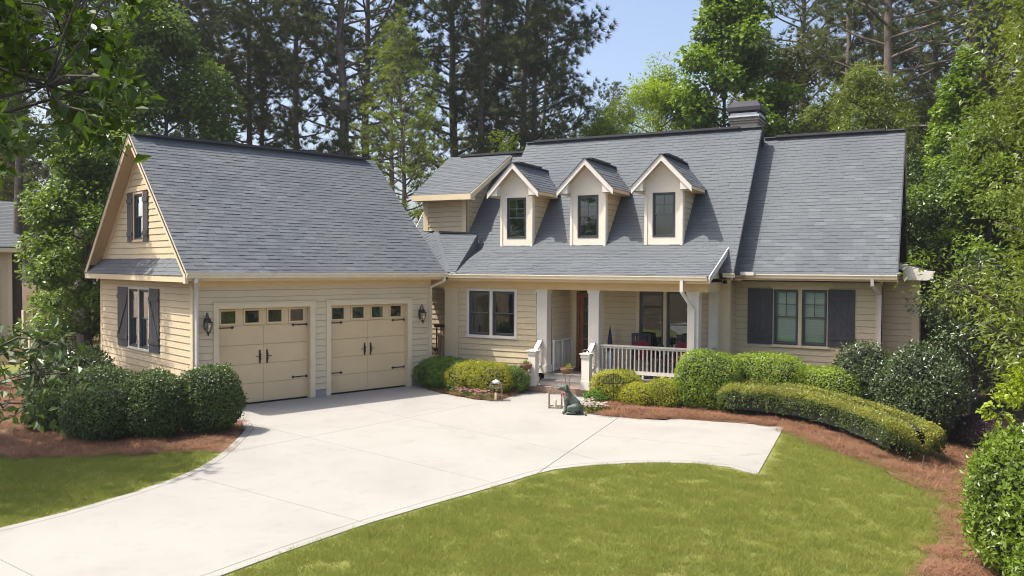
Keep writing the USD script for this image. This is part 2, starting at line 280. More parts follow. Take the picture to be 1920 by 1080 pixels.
def tube(pts, radii, sides=6, caps=True):
    p = np.asarray(pts, float); n = len(p); r = np.broadcast_to(np.asarray(radii, float), (n,))
    t = np.gradient(p, axis=0); t /= np.linalg.norm(t, axis=1, keepdims=True)+1e-12
    ref = np.array([0, 0, 1.0]) if abs(t[:, 2]).mean() < 0.8 else np.array([1.0, 0.1, 0])
    a = np.cross(t, ref); a /= np.linalg.norm(a, axis=1, keepdims=True)+1e-12; b = np.cross(t, a)
    g = np.arange(sides)*2*np.pi/sides
    v = (p[:, None]+r[:, None, None]*(np.cos(g)[None, :, None]*a[:, None]+np.sin(g)[None, :, None]*b[:, None])).reshape(-1, 3)
    i, j = np.meshgrid(np.arange(n-1), np.arange(sides), indexing='ij')
    q = np.stack([i*sides+j, i*sides+(j+1) % sides, (i+1)*sides+(j+1) % sides, (i+1)*sides+j], -1).reshape(-1, 4)
    f = np.vstack([q[:, [0, 1, 2]], q[:, [0, 2, 3]]])
    if caps:
        m = len(v); v = np.vstack([v, p[0], p[-1]]); k = np.arange(sides); k2 = (k+1) % sides
        f = np.vstack([f, np.stack([k2, k, np.full(sides, m)], 1), np.stack([k+(n-1)*sides, k2+(n-1)*sides, np.full(sides, m+1)], 1)])
    return v, f

def lathe(profile, c=(0, 0, 0), n=14):
    pr = np.array(profile, float); g = np.arange(n)*2*np.pi/n
    v = np.stack([pr[:, None, 0]*np.cos(g), pr[:, None, 0]*np.sin(g), np.repeat(pr[:, 1:2], n, 1)], -1).reshape(-1, 3)+np.array(c, float)
    i, j = np.meshgrid(np.arange(len(pr)-1), np.arange(n), indexing='ij')
    return v, np.stack([i*n+j, i*n+(j+1) % n, (i+1)*n+(j+1) % n, (i+1)*n+j], -1).reshape(-1, 4)

def zt(x, y=0):
    """the lie of the land: level round the drive, falling away to the right"""
    s = np.asarray(x, float)+3.2
    return -0.13*(np.sqrt(s*s+0.36)+s)/2*np.clip(1-(np.asarray(x, float)-6)/60, 0, 1)

def sheet(poly, off, size=0.7, lump=0.0, seed=0):
    ms = []
    for g in getattr(poly, 'geoms', [poly]):
        v, f = trimesh.creation.triangulate_polygon(g, engine='earcut')
        v = np.c_[v, np.zeros(len(v))]; v, f = trimesh.remesh.subdivide_to_size(v, f, size, max_iter=30); m = trimesh.Trimesh(v, f); m.merge_vertices(); v, f = np.array(m.vertices), np.array(m.faces)
        z = zt(v[:, 0], v[:, 1])+off
        if lump: z = z+lump*(meshkit.fbm(np.c_[v[:, :2]*1.7, np.full(len(v), seed)])) if hasattr(meshkit, 'fbm') else z
        v[:, 2] = z; ms.append((v, f))
    return cat(ms)
# ------------------------------------------------------------------ the house: walls, roofs, openings
HB = (-9.0, 24.0, 0.0)
H = thing('house', 'cream sided family house with slate grey roofs, three dormers and a front porch', 'house', HB)
PIECES = []   # (projected size, parent, name, mesh, material): the 300 largest of a kind become parts, the rest one part
def emit(name, rest, limit=300):
    mine = sorted([p for p in PIECES if p[2] == name], key=lambda p: -p[0])
    for p in mine[:limit]: add(p[1], name, p[3], p[4])
    left = {}
    for p in mine[limit:]: left.setdefault((p[1], rest[1] if len(rest) > 1 else p[4].GetPath()), []).append(p[3])
    for (par, m), ms in left.items(): add(par, rest[0], ms, UsdShade.Material.Get(stage, m), kind='stuff')

COURSE = 0.178
def siding(fr, poly, holes=(), label=None, z0=None, n_back=-0.12, boards=True):
    """a wall: sheathing with its openings cut, and lapped boards in front of it"""
    cut = unary_union([sbox(a0, b0, a1, b1) for a0, a1, b0, b1 in holes]) if holes else Polygon()
    body = poly.difference(cut)
    w = add(H, 'wall', fr.prism(body, n_back, 0.0), M_back, label=label)
    if not boards: return w
    x0, y0, x1, y1 = poly.bounds; z = y0 if z0 is None else z0
    while z < y1-0.01:
        st = body.intersection(sbox(x0-1, max(z, y0), x1+1, min(z+COURSE-0.009, y1)))
        for g in getattr(st, 'geoms', [st]):
            if g.geom_type != 'Polygon' or g.area < 0.004: continue
            zz = z
            m = fr.prism(g.simplify(1e-4), 0.001, 0, depth=lambda h: 0.010+0.016*np.clip(1-(h-zz)/COURSE, 0, 1))
            PIECES.append((pxsize(m[0]), w, 'siding_board', m, M_siding))
        z += COURSE
    return w

class Slope:
    """a roof plane: u along the eave, s up the slope, n out of the roof"""
    def __init__(s, o, u, up):
        s.o = np.array(o, float); s.u = np.array(u, float)/np.linalg.norm(u); k = np.array(up, float); k -= s.u*(k@s.u); s.s = k/np.linalg.norm(k)
        s.n = np.cross(s.u, s.s); s.n *= np.sign(s.n[2])
    def w(s, uvw): uvw = np.asarray(uvw, float); return s.o+uvw[..., :1]*s.u+uvw[..., 1:2]*s.s+uvw[..., 2:]*s.n
    def uv(s, p): d = np.asarray(p, float)-s.o; return float(d@s.u), float(d@s.s)
    def prism(s, poly, n0, n1, depth=None):
        ms = []
        for g in getattr(poly, 'geoms', [poly]):
            if g.geom_type != 'Polygon' or g.area < 1e-5: continue
            e = trimesh.creation.extrude_polygon(g, 1.0, engine='earcut'); v = np.array(e.vertices)
            v[:, 2] = np.where(v[:, 2] > 0.5, depth(v[:, 1]) if depth else n1, n0); ms.append((s.w(v), np.array(e.faces)))
        return cat(ms)

EXPO = 0.138
def roof(name, pts, rng, thick=0.1, shingles=True, label=None, drop=0.0, single=True):
    """a roof plane through pts (first two along the eave, left to right): deck, then lapped shingles in uneven courses"""
    pts = [np.array(p, float) for p in pts]
    S = Slope(pts[0], pts[1]-pts[0], pts[-1]-pts[0]); poly = Polygon([S.uv(p) for p in pts])
    r = add(H, name, S.prism(poly, -thick-drop, -0.004-drop), M_deck, label=label)
    if not shingles: return r, S, poly
    x0, y0, x1, y1 = poly.bounds; pp = shapely.prepared.prep(poly.buffer(1e-6)); sv = y0-0.02; row = 0; rest = []
    grown = poly.buffer(0.001)
    while sv < y1:
        u = x0-rng.uniform(0, 0.35)
        base_t = 0.010
        while u < x1:
            wd = rng.choice([0.15, 0.20, 0.25, 0.32])*rng.uniform(0.9, 1.1)
            t = base_t+(0.006 if rng.random() < 0.35 else 0.0)+rng.uniform(0, 0.003); s1 = sv+EXPO+0.05
            R = sbox(u, sv+rng.uniform(-0.004, 0.004), u+wd-0.003, s1)
            if pp.contains(R):
                a0, b0, a1, b1 = R.bounds
                v = np.array([[a0, b0, -.002], [a1, b0, -.002], [a1, b1, -.002], [a0, b1, -.002], [a0, b0, t], [a1, b0, t], [a1, b1, 0.002], [a0, b1, 0.002]]); v[:, 2] -= drop
                m = (S.w(v), HEX)
            else:
                q = grown.intersection(R)
                if q.is_empty or q.area < 2e-3: u += wd; continue
                b0 = sv; m = S.prism(q, -0.002-drop, 0, depth=lambda h: t+(0.002-t)*np.clip((h-b0)/(s1-b0), 0, 1)-drop)
            if single: PIECES.append((pxsize(m[0]), r, 'shingle', m, M_single[int(rng.integers(3))]))
            else: rest.append(m)
            u += wd
        sv += EXPO; row += 1
    if rest: add(r, 'shingles', rest, M_roof, kind='stuff')
    return r, S, poly

def board_along(p, q, w, d, dirn):
    """a flat trim board from p to q: w deep downward, d thick along dirn"""
    p, q, dn = np.array(p, float), np.array(q, float), np.array(dirn, float); z = np.array([0, 0, -w])
    v = np.array([p, q, q+z, p+z, p+dn*d, q+dn*d, q+z+dn*d, p+z+dn*d]); return v, HEX

def gutter(p, q, out, name='gutter'):
    """an open K gutter: back, floor, sloped front and rolled lip"""
    p, q, o = np.array(p, float), np.array(q, float), np.array(out, float)
    pr = [(0, 0), (0, -0.115), (0.07, -0.115), (0.085, -0.06), (0.115, -0.02), (0.115, 0.0), (0.105, 0.004), (0.105, -0.015), (0.075, -0.058), (0.062, -0.107), (0.008, -0.107), (0.008, 0)]
    k = len(pr); v = np.array([e+o*a+np.array([0, 0, b]) for e in (p, q) for a, b in pr])
    f = [[i, (i+1) % k, k+(i+1) % k, k+i] for i in range(k)]
    v2, f2 = arr((v, np.array(f)))
    caps = []
    for b in (0, k):
        caps += [[b+0, b+1, b+2], [b+0, b+2, b+3], [b+0, b+3, b+4], [b+0, b+4, b+5]]
    return add(H, name, (v2, np.vstack([f2, caps])), M_gutter)

def downspout(pts, m=M_gutter):
    ms = [bar(a, b, 0.085, 0.065) for a, b in zip(pts[:-1], pts[1:])]
    return add(H, 'downspout', ms, m)

def window(fr, a0, a1, z0, z1, grid=False, casing=None, cmat=None, sill=True, blind=False, deep=0.05, mull=None, flat=False):
    """a double-hung window: casing, dark frame, two sashes, two panes, bars and blinds"""
    if casing:
        c = casing; ms = [fr.box(a0-c, a0, -0.02, 0.035, z0-c, z1+c), fr.box(a1, a1+c, -0.02, 0.035, z0-c, z1+c), fr.box(a0, a1, -0.02, 0.035, z1, z1+c), fr.box(a0, a1, -0.02, 0.035, z0-c, z0)]
        if sill: ms.append(fr.box(a0-c-0.02, a1+c+0.02, 0.036, 0.06, z0-c-0.004, z0-c+0.035))
        add(H, 'window_casing', ms, cmat or M_white)
    cells = [(a0, a1)] if mull is None else [(a0, mull-0.05), (mull+0.05, a1)]
    if mull is not None: add(H, 'mullion', fr.box(mull-0.05, mull+0.05, -0.06, 0.033, z0, z1), cmat or M_white)
    for l, r in cells:
        t = 0.045; n0, n1 = -deep-0.05, 0.012
        w = add(H, 'window', [fr.box(l, l+t, n0, n1, z0, z1), fr.box(r-t, r, n0, n1, z0, z1), fr.box(l+t, r-t, n0, n1, z1-t, z1), fr.box(l+t, r-t, n0, n1, z0, z0+t)], M_frame)
        zm = (z0+z1)/2; s = 0.035
        for lo, hi, nn in ((zm-0.01, z1-t, -deep+0.025), (z0+t, zm+0.025, -deep-0.012)):
            add(w, 'sash', [fr.box(l+t, l+t+s, nn-0.03, nn, lo, hi), fr.box(r-t-s, r-t, nn-0.03, nn, lo, hi), fr.box(l+t+s, r-t-s, nn-0.03, nn, hi-s, hi), fr.box(l+t+s, r-t-s, nn-0.03, nn, lo, lo+s)], M_sash)
            add(w, 'pane', fr.box(l+t+s-0.004, r-t-s+0.004, nn-0.018, nn-0.012, lo+s-0.004, hi-s+0.004), M_glass)
            if grid and nn > -deep:
                am = (l+r)/2; zq = (lo+hi)/2; b = 0.011
                add(w, 'glazing_bar', fr.box(am-b, am+b, nn-0.011, nn-0.002, lo+s, hi-s), M_frame if grid == 'dark' else M_sash)
                for x0, x1 in ((l+t+s, am-b), (am+b, r-t-s)): add(w, 'glazing_bar', fr.box(x0, x1, nn-0.011, nn-0.003, zq-b, zq+b), M_frame if grid == 'dark' else M_sash)
        if blind:
            zz = np.arange(z0+0.09, z1-0.06, 0.052); ms = []
            for z in zz:
                v, f = fr.box(l+t, r-t, -deep-0.105, -deep-0.102, z, z+0.05); v = v.copy(); v += fr.n*np.where(np.isin(np.arange(8), [4, 5, 6, 7]), 0.018, 0)[:, None]; ms.append((v, f))
            add(w, 'blind', ms, M_blind)

def shutter(fr, a0, a1, z0, z1, brace=1):
    """a board-and-batten shutter: planks, two battens and a diagonal brace"""
    n = 4; w = (a1-a0)/n
    s = add(H, 'shutter', [fr.box(a0, a1, 0.023, 0.032, z0, z1)], M_shutter)
    for i in range(n): add(s, 'plank', fr.box(a0+i*w+0.003, a0+(i+1)*w-0.003, 0.032, 0.05, z0, z1), M_shutter)
    bz0, bz1 = z0+0.16*(z1-z0), z0+0.84*(z1-z0)
    for b in (bz0, bz1): add(s, 'batten', fr.box(a0+0.005, a1-0.005, 0.0505, 0.074, b-0.06, b+0.06), M_shutter)
    if brace:
        p, q = (a0+0.05, bz0+0.08), (a1-0.05, bz1-0.08)
        if brace < 0: p, q = (a1-0.05, bz0+0.08), (a0+0.05, bz1-0.08)
        add(s, 'brace', bar(fr.w(p[0], 0.061, p[1]), fr.w(q[0], 0.061, q[1]), 0.09, 0.02, up=fr.n), M_shutter)

rngR = np.random.default_rng(7)
# frames of the walls
F_gar = Fr(gv*-20.97, gu, gv)            # garage doors, a = along the drive side
F_gab = Fr(gu*8.55, gv, -gu)             # garage gable towards the street, a = gv
F_gend = Fr(gu*16.07, gv, gu)
F_glef = Fr(gv*-28.13, gu, -gv)
F_bay = Fr((0, 23.0, 0), (1, 0, 0), (0, -1, 0))
F_ent = Fr((-10.5, 0, 0), (0, 1, 0), (1, 0, 0))
F_por = Fr((0, 24.75, 0), (1, 0, 0), (0, -1, 0))
F_ret = Fr((-5.43, 0, 0), (0, 1, 0), (1, 0, 0))
F_wing = Fr((0, 25.55, 0), (1, 0, 0), (0, -1, 0))
F_gabR = Fr((-1.385, 0, 0), (0, 1, 0), (1, 0, 0))
F_bump = Fr((0, 26.2, 0), (1, 0, 0), (0, -1, 0))
F_bumpR = Fr((-0.47, 0, 0), (0, 1, 0), (1, 0, 0))
F_box = Fr((0, 25.5, 0), (1, 0, 0), (0, -1, 0))
F_boxR = Fr((-14.78, 0, 0), (0, 1, 0), (1, 0, 0))

# garage wing walls
D1, D2, DT = (9.2, 11.85), (12.5, 15.2), 2.57
siding(F_gar, sbox(8.55, 0.20, 16.07, 3.30), [(D1[0], D1[1], 0, DT), (D2[0], D2[1], 0, DT)], 'garage wall with the two doors')
add(H, 'foundation', [F_gar.box(a, b, -0.12, 0.004, -0.25, 0.2) for a, b in ((8.55, D1[0]-0.14), (D1[1]+0.18, D2[0]-0.14), (D2[1]+0.2, 16.07))], M_found)
gabpoly = Polygon([(-28.13, 0.45), (-20.97, 0.45), (-20.97, 3.3), (-20.97, 3.62), (-24.55, 7.07), (-28.13, 3.62)])
siding(F_gab, gabpoly, [(-25.57, -23.98, 1.32, 3.0), (-25.12, -24.42, 4.42, 5.72)], 'garage gable wall towards the street', z0=0.45)
add(H, 'foundation', F_gab.box(-28.13, -20.97, -0.12, 0.012, -0.3, 0.45), M_white, label='white painted base under the garage gable')
siding(F_glef, sbox(8.55, 0, 16.07, 3.5), boards=False); siding(F_gend, Polygon([(-28.13, 0.2), (-20.99, 0.2), (-20.99, 3.62), (-24.55, 7.07), (-28.13, 3.62)]), z0=0.2, label='far end wall of the garage seen through the breezeway')
add(H, 'corner_board', [F_gar.box(8.53, 8.66, 0.004, 0.03, 0.2, 3.15)], M_trim); add(H, 'corner_board', [F_gab.box(-21.1, -20.942, 0.004, 0.03, 0.45, 3.3)], M_trim)
add(H, 'corner_board', F_gab.box(-28.15, -28.03, 0.004, 0.03, 0.45, 3.3), M_trim); add(H, 'corner_board', F_gar.box(15.95, 16.09, 0.004, 0.03, 0.2, 3.15), M_trim)
add(H, 'frieze_board', F_gar.box(8.53, 16.09, 0.002, 0.036, 3.15, 3.32), M_fascia)
# garage roof
m_g = 0.962
gE, gR = 3.50, 3.50+m_g*4.0
rg, S_g, P_g = roof('garage_roof', [G(8.22, -20.55, gE), G(16.36, -20.55, gE), G(16.36, -24.55, gR), G(8.22, -24.55, gR)], rngR, label='long garage roof slope facing the driveway')
roof('garage_roof', [G(16.36, -28.55, gE), G(8.22, -28.55, gE), G(8.22, -24.55, gR), G(16.36, -24.55, gR)], rngR, single=False)
add(H, 'ridge_vent', [bar(G(8.30, -24.55, gR+0.015), G(8.75, -24.55, gR+0.015), 0.26, 0.03), bar(G(8.75, -24.55, gR+0.04), G(16.0, -24.55, gR+0.04), 0.30, 0.07)], M_vent)
def rake(e, r, out, w=0.20, t=0.035, m=M_trim, dz=-0.002):
    add(H, 'rake_board', board_along(np.array(e)+[0, 0, dz], np.array(r)+[0, 0, dz], w, t, out), m)
rake(G(8.22, -20.55, gE), G(8.22, -24.55, gR), -gu); rake(G(8.22, -28.55, gE), G(8.22, -24.55, gR), -gu)
# drip edges over the rakes and soffits under them
for b in (-20.55, -28.55):
    add(H, 'drip_edge', board_along(G(8.17, b, gE+0.03), G(8.17, -24.55, gR+0.03), 0.03, 0.02, -gu), M_vent)
    add(H, 'soffit', board_along(G(8.23, b+(-0.4 if b > -24 else 0.4), gE+0.385-0.175), G(8.23, -24.55, gR-0.175), 0.03, 0.32, gu), M_soffit)
    sgn = 1 if b > -24 else -1
    add(H, 'rake_frieze', board_along(G(8.518, -24.55+sgn*3.95, gE+0.02-0.17), G(8.518, -24.55, gR-0.23), 0.2, 0.03, gu), M_trim)
roof('skirt_roof', [G(8.17, -28.50, 3.43), G(8.17, -20.66, 3.43), G(8.55, -20.95, 3.89), G(8.55, -28.15, 3.89)], rngR, thick=0.05, label='narrow shingled skirt roof across the garage gable')
add(H, 'skirt_fascia', F_gab.box(-28.5, -20.6, 0.345, 0.375, 3.27, 3.42), M_trim); add(H, 'soffit', F_gab.box(-28.45, -20.62, 0.01, 0.344, 3.275, 3.30), M_soffit)
add(H, 'cornice_return', [F_gab.box(-20.66, -20.52, 0.30, 0.382, 3.24, 3.50)], M_trim)
add(H, 'soffit', F_gar.box(8.2, 16.36, 0.0365, 0.40, 3.32, 3.345), M_fascia)
add(H, 'fascia_board', F_gar.box(8.2, 16.36, 0.40, 0.425, 3.30, 3.47), M_fascia)
CX = G(16.497, -20.42, 3.49)
gutter(G(8.19, -20.545, 3.485), G(16.42, -20.545, 3.485), gv)
downspout([G(8.42, -20.47, 3.38), G(8.42, -20.50, 3.27), G(8.60, -20.90, 3.10), G(8.60, -20.90, 0.15)], M_white)
downspout([G(16.25, -20.47, 3.38), G(16.25, -20.50, 3.24), G(16.03, -20.89, 3.05), G(16.03, -20.89, 0.1)])

# garage doors
for i, (a0, a1) in enumerate((D1, D2)):
    add(H, 'garage_door_frame', [F_gar.box(a0-0.14, a0+0.006, -0.16, 0.045, 0, DT+0.13), F_gar.box(a1-0.006, a1+0.16, -0.16, 0.045, 0, DT+0.13), F_gar.box(a0+0.006, a1-0.006, -0.16, 0.044, DT-0.006, DT+0.13), F_gar.box(a0-0.17, a1+0.19, 0.0, 0.07, DT+0.131, DT+0.155)], M_trim)
    d = add(H, 'garage_door', F_gar.box(a0, a1, -0.20, -0.165, 0.0, DT), M_door, label='left garage door, partly behind the clipped bush' if i == 0 else 'right garage door, fully in view')
    zs = [0.02, 0.535, 1.055, 1.575, 2.09, DT]; am = (a0+a1)/2
    nW = 4; pw = (a1-a0)/nW; W = [(a0+(k+0.5)*pw-0.20, a0+(k+0.5)*pw+0.20) for k in range(4)]
    for r in range(5):
        if r < 4:
            for x0, x1 in ((a0+0.004, am-0.004), (am+0.004, a1-0.004)):
                add(d, 'door_panel', F_gar.box(x0, x1, -0.165, -0.142, zs[r]+0.006, zs[r+1]-0.006), M_door)
            if r < 4:   # faint upright beads pressed in each half
                for k in range(1, 8):
                    x = a0+(a1-a0)*k/8
                    if abs(x-am) < 0.05: continue
                    add(d, 'bead', F_gar.box(x-0.006, x+0.006, -0.145, -0.1415, zs[r]+0.03, zs[r+1]-0.03), M_door)
        else:
            body = sbox(a0+0.004, zs[4]+0.005, a1-0.004, zs[5]-0.005).difference(unary_union([sbox(x0, 2.165, x1, 2.49) for x0, x1 in W]))
            add(d, 'door_panel', F_gar.prism(body, -0.165, -0.145), M_door)
    for x0, x1 in W:
        add(d, 'window_frame', [F_gar.box(x0-0.045, x0, -0.144, -0.118, 2.12, 2.535), F_gar.box(x1, x1+0.045, -0.144, -0.118, 2.12, 2.535), F_gar.box(x0, x1, -0.144, -0.118, 2.49, 2.535), F_gar.box(x0, x1, -0.144, -0.118, 2.12, 2.165)], M_door)
        add(d, 'pane', F_gar.box(x0-0.01, x1+0.01, -0.158, -0.15, 2.15, 2.50), M_glass)
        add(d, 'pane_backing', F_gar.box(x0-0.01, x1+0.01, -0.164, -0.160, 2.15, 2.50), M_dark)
    for x in (a0+0.03, a1-0.03):
        for z in (0.60, 2.055):
            q = 1 if x < am else -1
            add(d, 'strap_hinge', [F_gar.box(min(x, x+q*0.38), max(x, x+q*0.38), -0.1445, -0.132, z-0.016, z+0.016), F_gar.prism(Polygon([(x+q*0.38, z-0.022), (x+q*0.41, z-0.042), (x+q*0.47, z), (x+q*0.41, z+0.042), (x+q*0.38, z+0.022)]), -0.1445, -0.131), F_gar.box(x-0.025, x+0.025, -0.1445, -0.128, z-0.035, z+0.035)], M_iron)
    for q in (-1, 1):
        x = am+q*0.105
        add(d, 'handle', [F_gar.box(x-0.022, x+0.022, -0.1445, -0.128, 1.06, 1.42), tube([F_gar.w(x, -0.13, 1.13), F_gar.w(x, -0.075, 1.17), F_gar.w(x, -0.075, 1.31), F_gar.w(x, -0.13, 1.35)], 0.012, 6), bar(F_gar.w(x, -0.12, 1.24), F_gar.w(x+q*0.12, -0.10, 1.25), 0.016)], M_iron)
    add(d, 'bottom_seal', F_gar.box(a0, a1, -0.18, -0.14, 0.002, 0.022), M_iron)
# gable windows and shutters
window(F_gab, -25.57, -23.98, 1.32, 3.0, casing=0.06, cmat=M_white, mull=-24.78)
shutter(F_gab, -26.50, -25.64, 1.28, 3.04, 1); shutter(F_gab, -23.91, -23.19, 1.28, 3.04, -1)
window(F_gab, -25.12, -24.42, 4.42, 5.72, casing=0.06, cmat=M_trim)
add(H, 'head_trim', F_gab.box(-25.7, -23.95, 0.02, 0.05, 5.80, 5.93), M_trim)
shutter(F_gab, -25.62, -25.19, 4.36, 5.77, 0); shutter(F_gab, -24.35, -23.98, 4.36, 5.77, 0)

# bay wall, entry side, porch back wall, return, wing
siding(F_bay, sbox(-13.6, 0.35, -10.86, 3.05), [(-13.21, -11.60, 1.56, 2.94)], 'bay wall with the double window left of the steps', z0=0.38)
add(H, 'foundation', F_bay.box(-13.6, -10.86, -0.12, 0.004, -0.2, 0.35), M_white)
window(F_bay, -13.21, -11.60, 1.56, 2.94, casing=0.085, mull=-12.42, cmat=M_white)
siding(F_ent, sbox(23.36, 0.5, 24.75, 3.05), label='shaded side wall of the entry')
siding(F_por, sbox(-10.5, 0.5, -5.43, 3.05), [(-10.26, -9.48, 0.5, 2.95), (-8.17, -6.55, 0.95, 2.98)], 'back wall of the porch')
window(F_por, -8.17, -6.55, 0.95, 2.98, casing=0.1, mull=-7.36, cmat=M_trim)
siding(F_ret, sbox(24.90, 0.2, 25.55, 3.3)); add(H, 'corner_board', F_por.box(-5.72, -5.405, 0.003, 0.05, 0.3, 3.25), M_trim); add(H, 'corner_board', F_ret.box(24.71, 24.90, 0.003, 0.03, 0.3, 3.25), M_trim)
siding(F_wing, sbox(-5.43, -0.1, -1.385, 3.42), [(-4.296, -2.81, 1.46, 3.09)], 'wing wall with the shuttered double window', z0=-0.06)
add(H, 'foundation', F_wing.box(-5.43, -1.385, -0.12, 0.004, -0.6, -0.1), M_white)
window(F_wing, -4.296, -2.81, 1.46, 3.09, grid='dark', casing=0.07, mull=-3.553, blind=True, cmat=M_trim)
add(H, 'window_casing', F_wing.box(-4.42, -2.65, 0.02, 0.05, 3.162, 3.295), M_trim)
shutter(F_wing, -5.05, -4.315, 1.46, 3.11, 1); shutter(F_wing, -2.79, -2.065, 1.46, 3.11, -1)
add(H, 'corner_board', F_wing.box(-1.52, -1.355, 0.004, 0.03, -0.2, 3.25), M_trim); add(H, 'corner_board', F_gabR.box(25.52, 25.65, 0.004, 0.03, -0.2, 3.3), M_trim)
add(H, 'frieze_board', F_wing.box(-5.43, -1.355, 0.024, 0.05, 3.296, 3.44), M_fascia)
# wing gable end, its bump-out
WE, WR = 3.53, 7.94
VE, VR, VY0, VY1 = 3.527, 8.017, 24.9, 28.71
siding(F_gabR, Polygon([(25.55, -0.4), (31.8, -0.4), (31.8, 4.2), (28.71, VR-0.12), (25.55, 4.18)]), label='wing gable end in shade', z0=-0.4)
siding(F_bump, sbox(-1.36, -0.5, -0.47, 3.55), label='shaded front of the side bump-out', z0=-0.5)
siding(F_bumpR, sbox(26.2, -0.5, 30.0, 3.4), z0=-0.5)
add(H, 'corner_board', F_bump.box(-0.63, -0.44, 0.004, 0.035, -0.5, 3.38), M_trim); add(H, 'corner_board', F_bumpR.box(26.17, 26.36, 0.004, 0.03, -0.5, 3.38), M_trim)
roof('bump_roof', [(-0.17, 25.8, 3.66), (-0.17, 30.4, 3.66), (-1.37, 30.4, 4.02), (-1.37, 25.8, 4.02)], rngR, thick=0.05)
add(H, 'bump_fascia', [board_along((-1.36, 25.78, 4.0), (-0.17, 25.78, 3.64), 0.17, 0.03, (0, -1, 0)), ((lambda v, f: (v, f))(*WORLD.box(-0.85, -0.10, 25.74, 25.775, 3.40, 3.66)))], M_white)
gutter((-0.17, 25.75, 3.655), (-0.17, 30.4, 3.655), (1, 0, 0))
add(H, 'soffit', WORLD.box(-0.85, -0.18, 25.80, 30.4, 3.42, 3.44), M_trim)

# main roof, wing roofs, porch roof
ME, MR, MY = 3.56, 8.32, 28.2; mk = (MR-ME)/(MY-24.15)
wk = (WR-WE)/(28.2-24.45)
roof('main_roof', [(-13.74, 24.15, ME), (-5.2, 24.15, ME), (-5.2, MY, MR), (-13.74, MY, MR)], rngR, thick=0.12, label='main roof slope with the three dormers')
roof('main_roof', [(-5.2, 32.25, ME), (-13.74, 32.25, ME), (-13.74, MY, MR), (-5.2, MY, MR)], rngR, shingles=False)
roof('wing_roof', [(-5.5, VY0, VE), (-0.967, VY0, VE), (-0.967, VY1, VR), (-5.5, VY1, VR)], rngR, thick=0.12, label='right wing roof, stepped lower than the main ridge')
roof('wing_roof', [(-0.967, 32.52, VE), (-5.5, 32.52, VE), (-5.5, VY1, VR), (-0.967, VY1, VR)], rngR, shingles=False)
roof('left_wing_roof', [(-17.1, 24.45, WE), (-13.5, 24.45, WE), (-13.5, 28.2, WR), (-17.1, 28.2, WR)], rngR, thick=0.12, label='left wing roof behind the garage')
roof('left_wing_roof', [(-13.5, 31.95, WE), (-17.1, 31.95, WE), (-17.1, 28.2, WR), (-13.5, 28.2, WR)], rngR, shingles=False)
PE, PY = 3.47, 22.5; pk = 0.37; BY = (PE-PY*pk-ME+mk*24.15)/(mk-pk); BZ = PE+pk*(BY-PY)
roof('porch_roof', [(-13.72, PY, PE), (-5.50, PY, PE), (-5.50, BY+0.02, BZ), (-13.72, BY+0.02, BZ)], rngR, thick=0.08, label='low pitched porch roof below the dormers')
add(H, 'ridge_vent', [bar((-13.4, MY, MR+0.04), (-5.9, MY, MR+0.04), 0.30, 0.07)], M_vent)
add(H, 'ridge_vent', [bar((-4.83, VY1, VR+0.04), (-1.53, VY1, VR+0.04), 0.30, 0.07)], M_vent)
for a, b in (((-13.74, MY, MR+0.015), (-5.2, MY, MR+0.015)), ((-5.2, VY1, VR+0.015), (-0.967, VY1, VR+0.015))): add(H, 'ridge_cap', bar(a, b, 0.24, 0.03), M_roof)
for x, e, r, y0, o in ((-5.2, ME, MR, 24.15, 1), (-13.74, ME, MR, 24.15, -1)):
    for yy in ((y0, 2*MY-y0) if o > 0 else ()): rake((x, yy, e+0.01), (x, MY, r+0.01), (o, 0, 0), 0.26, 0.02, M_vent)
rake((-0.967, 32.52, VE), (-0.967, VY1, VR), (1, 0, 0), 0.2, 0.03); rake((-0.967, VY0, VE-0.03), (-0.967, VY1, VR-0.03), (1, 0, 0), 0.2, 0.02)
for yy in (24.45, 31.95): rake((-17.1, yy, WE), (-17.1, 28.2, WR), (-1, 0, 0), 0.2, 0.03)
add(H, 'drip_edge', board_along((-0.966, VY0, VE+0.012), (-0.966, VY1, VR+0.012), 0.05, 0.03, (1, 0, 0)), M_vent)
add(H, 'soffit', [board_along((-1.384, 25.25, VE+0.41-0.17), (-1.384, VY1, VR-0.17), 0.03, 0.40, (1, 0, 0))], M_soffit)
rake((-5.50, PY, PE), (-5.50, BY, BZ), (1, 0, 0), 0.19, 0.035, M_white)
# wall closing the step between the main rake and the wing roof
FX = Fr((-5.3, 0, 0), (0, 1, 0), (1, 0, 0))
add(H, 'rake_wall', FX.prism(Polygon([(24.3, ME-0.3), (25.0, VE), (28.2, VR-1.0), (28.2, MR-0.15), (24.2, ME-0.12)]), -0.1, 0), M_trim)
FXp = Fr((-5.62, 0, 0), (0, 1, 0), (1, 0, 0))
add(H, 'porch_gable', FXp.prism(Polygon([(22.62, 3.3), (24.6, 3.3), (BY, BZ-0.1), (22.62, PE-0.06)]), -0.1, 0), M_trim)
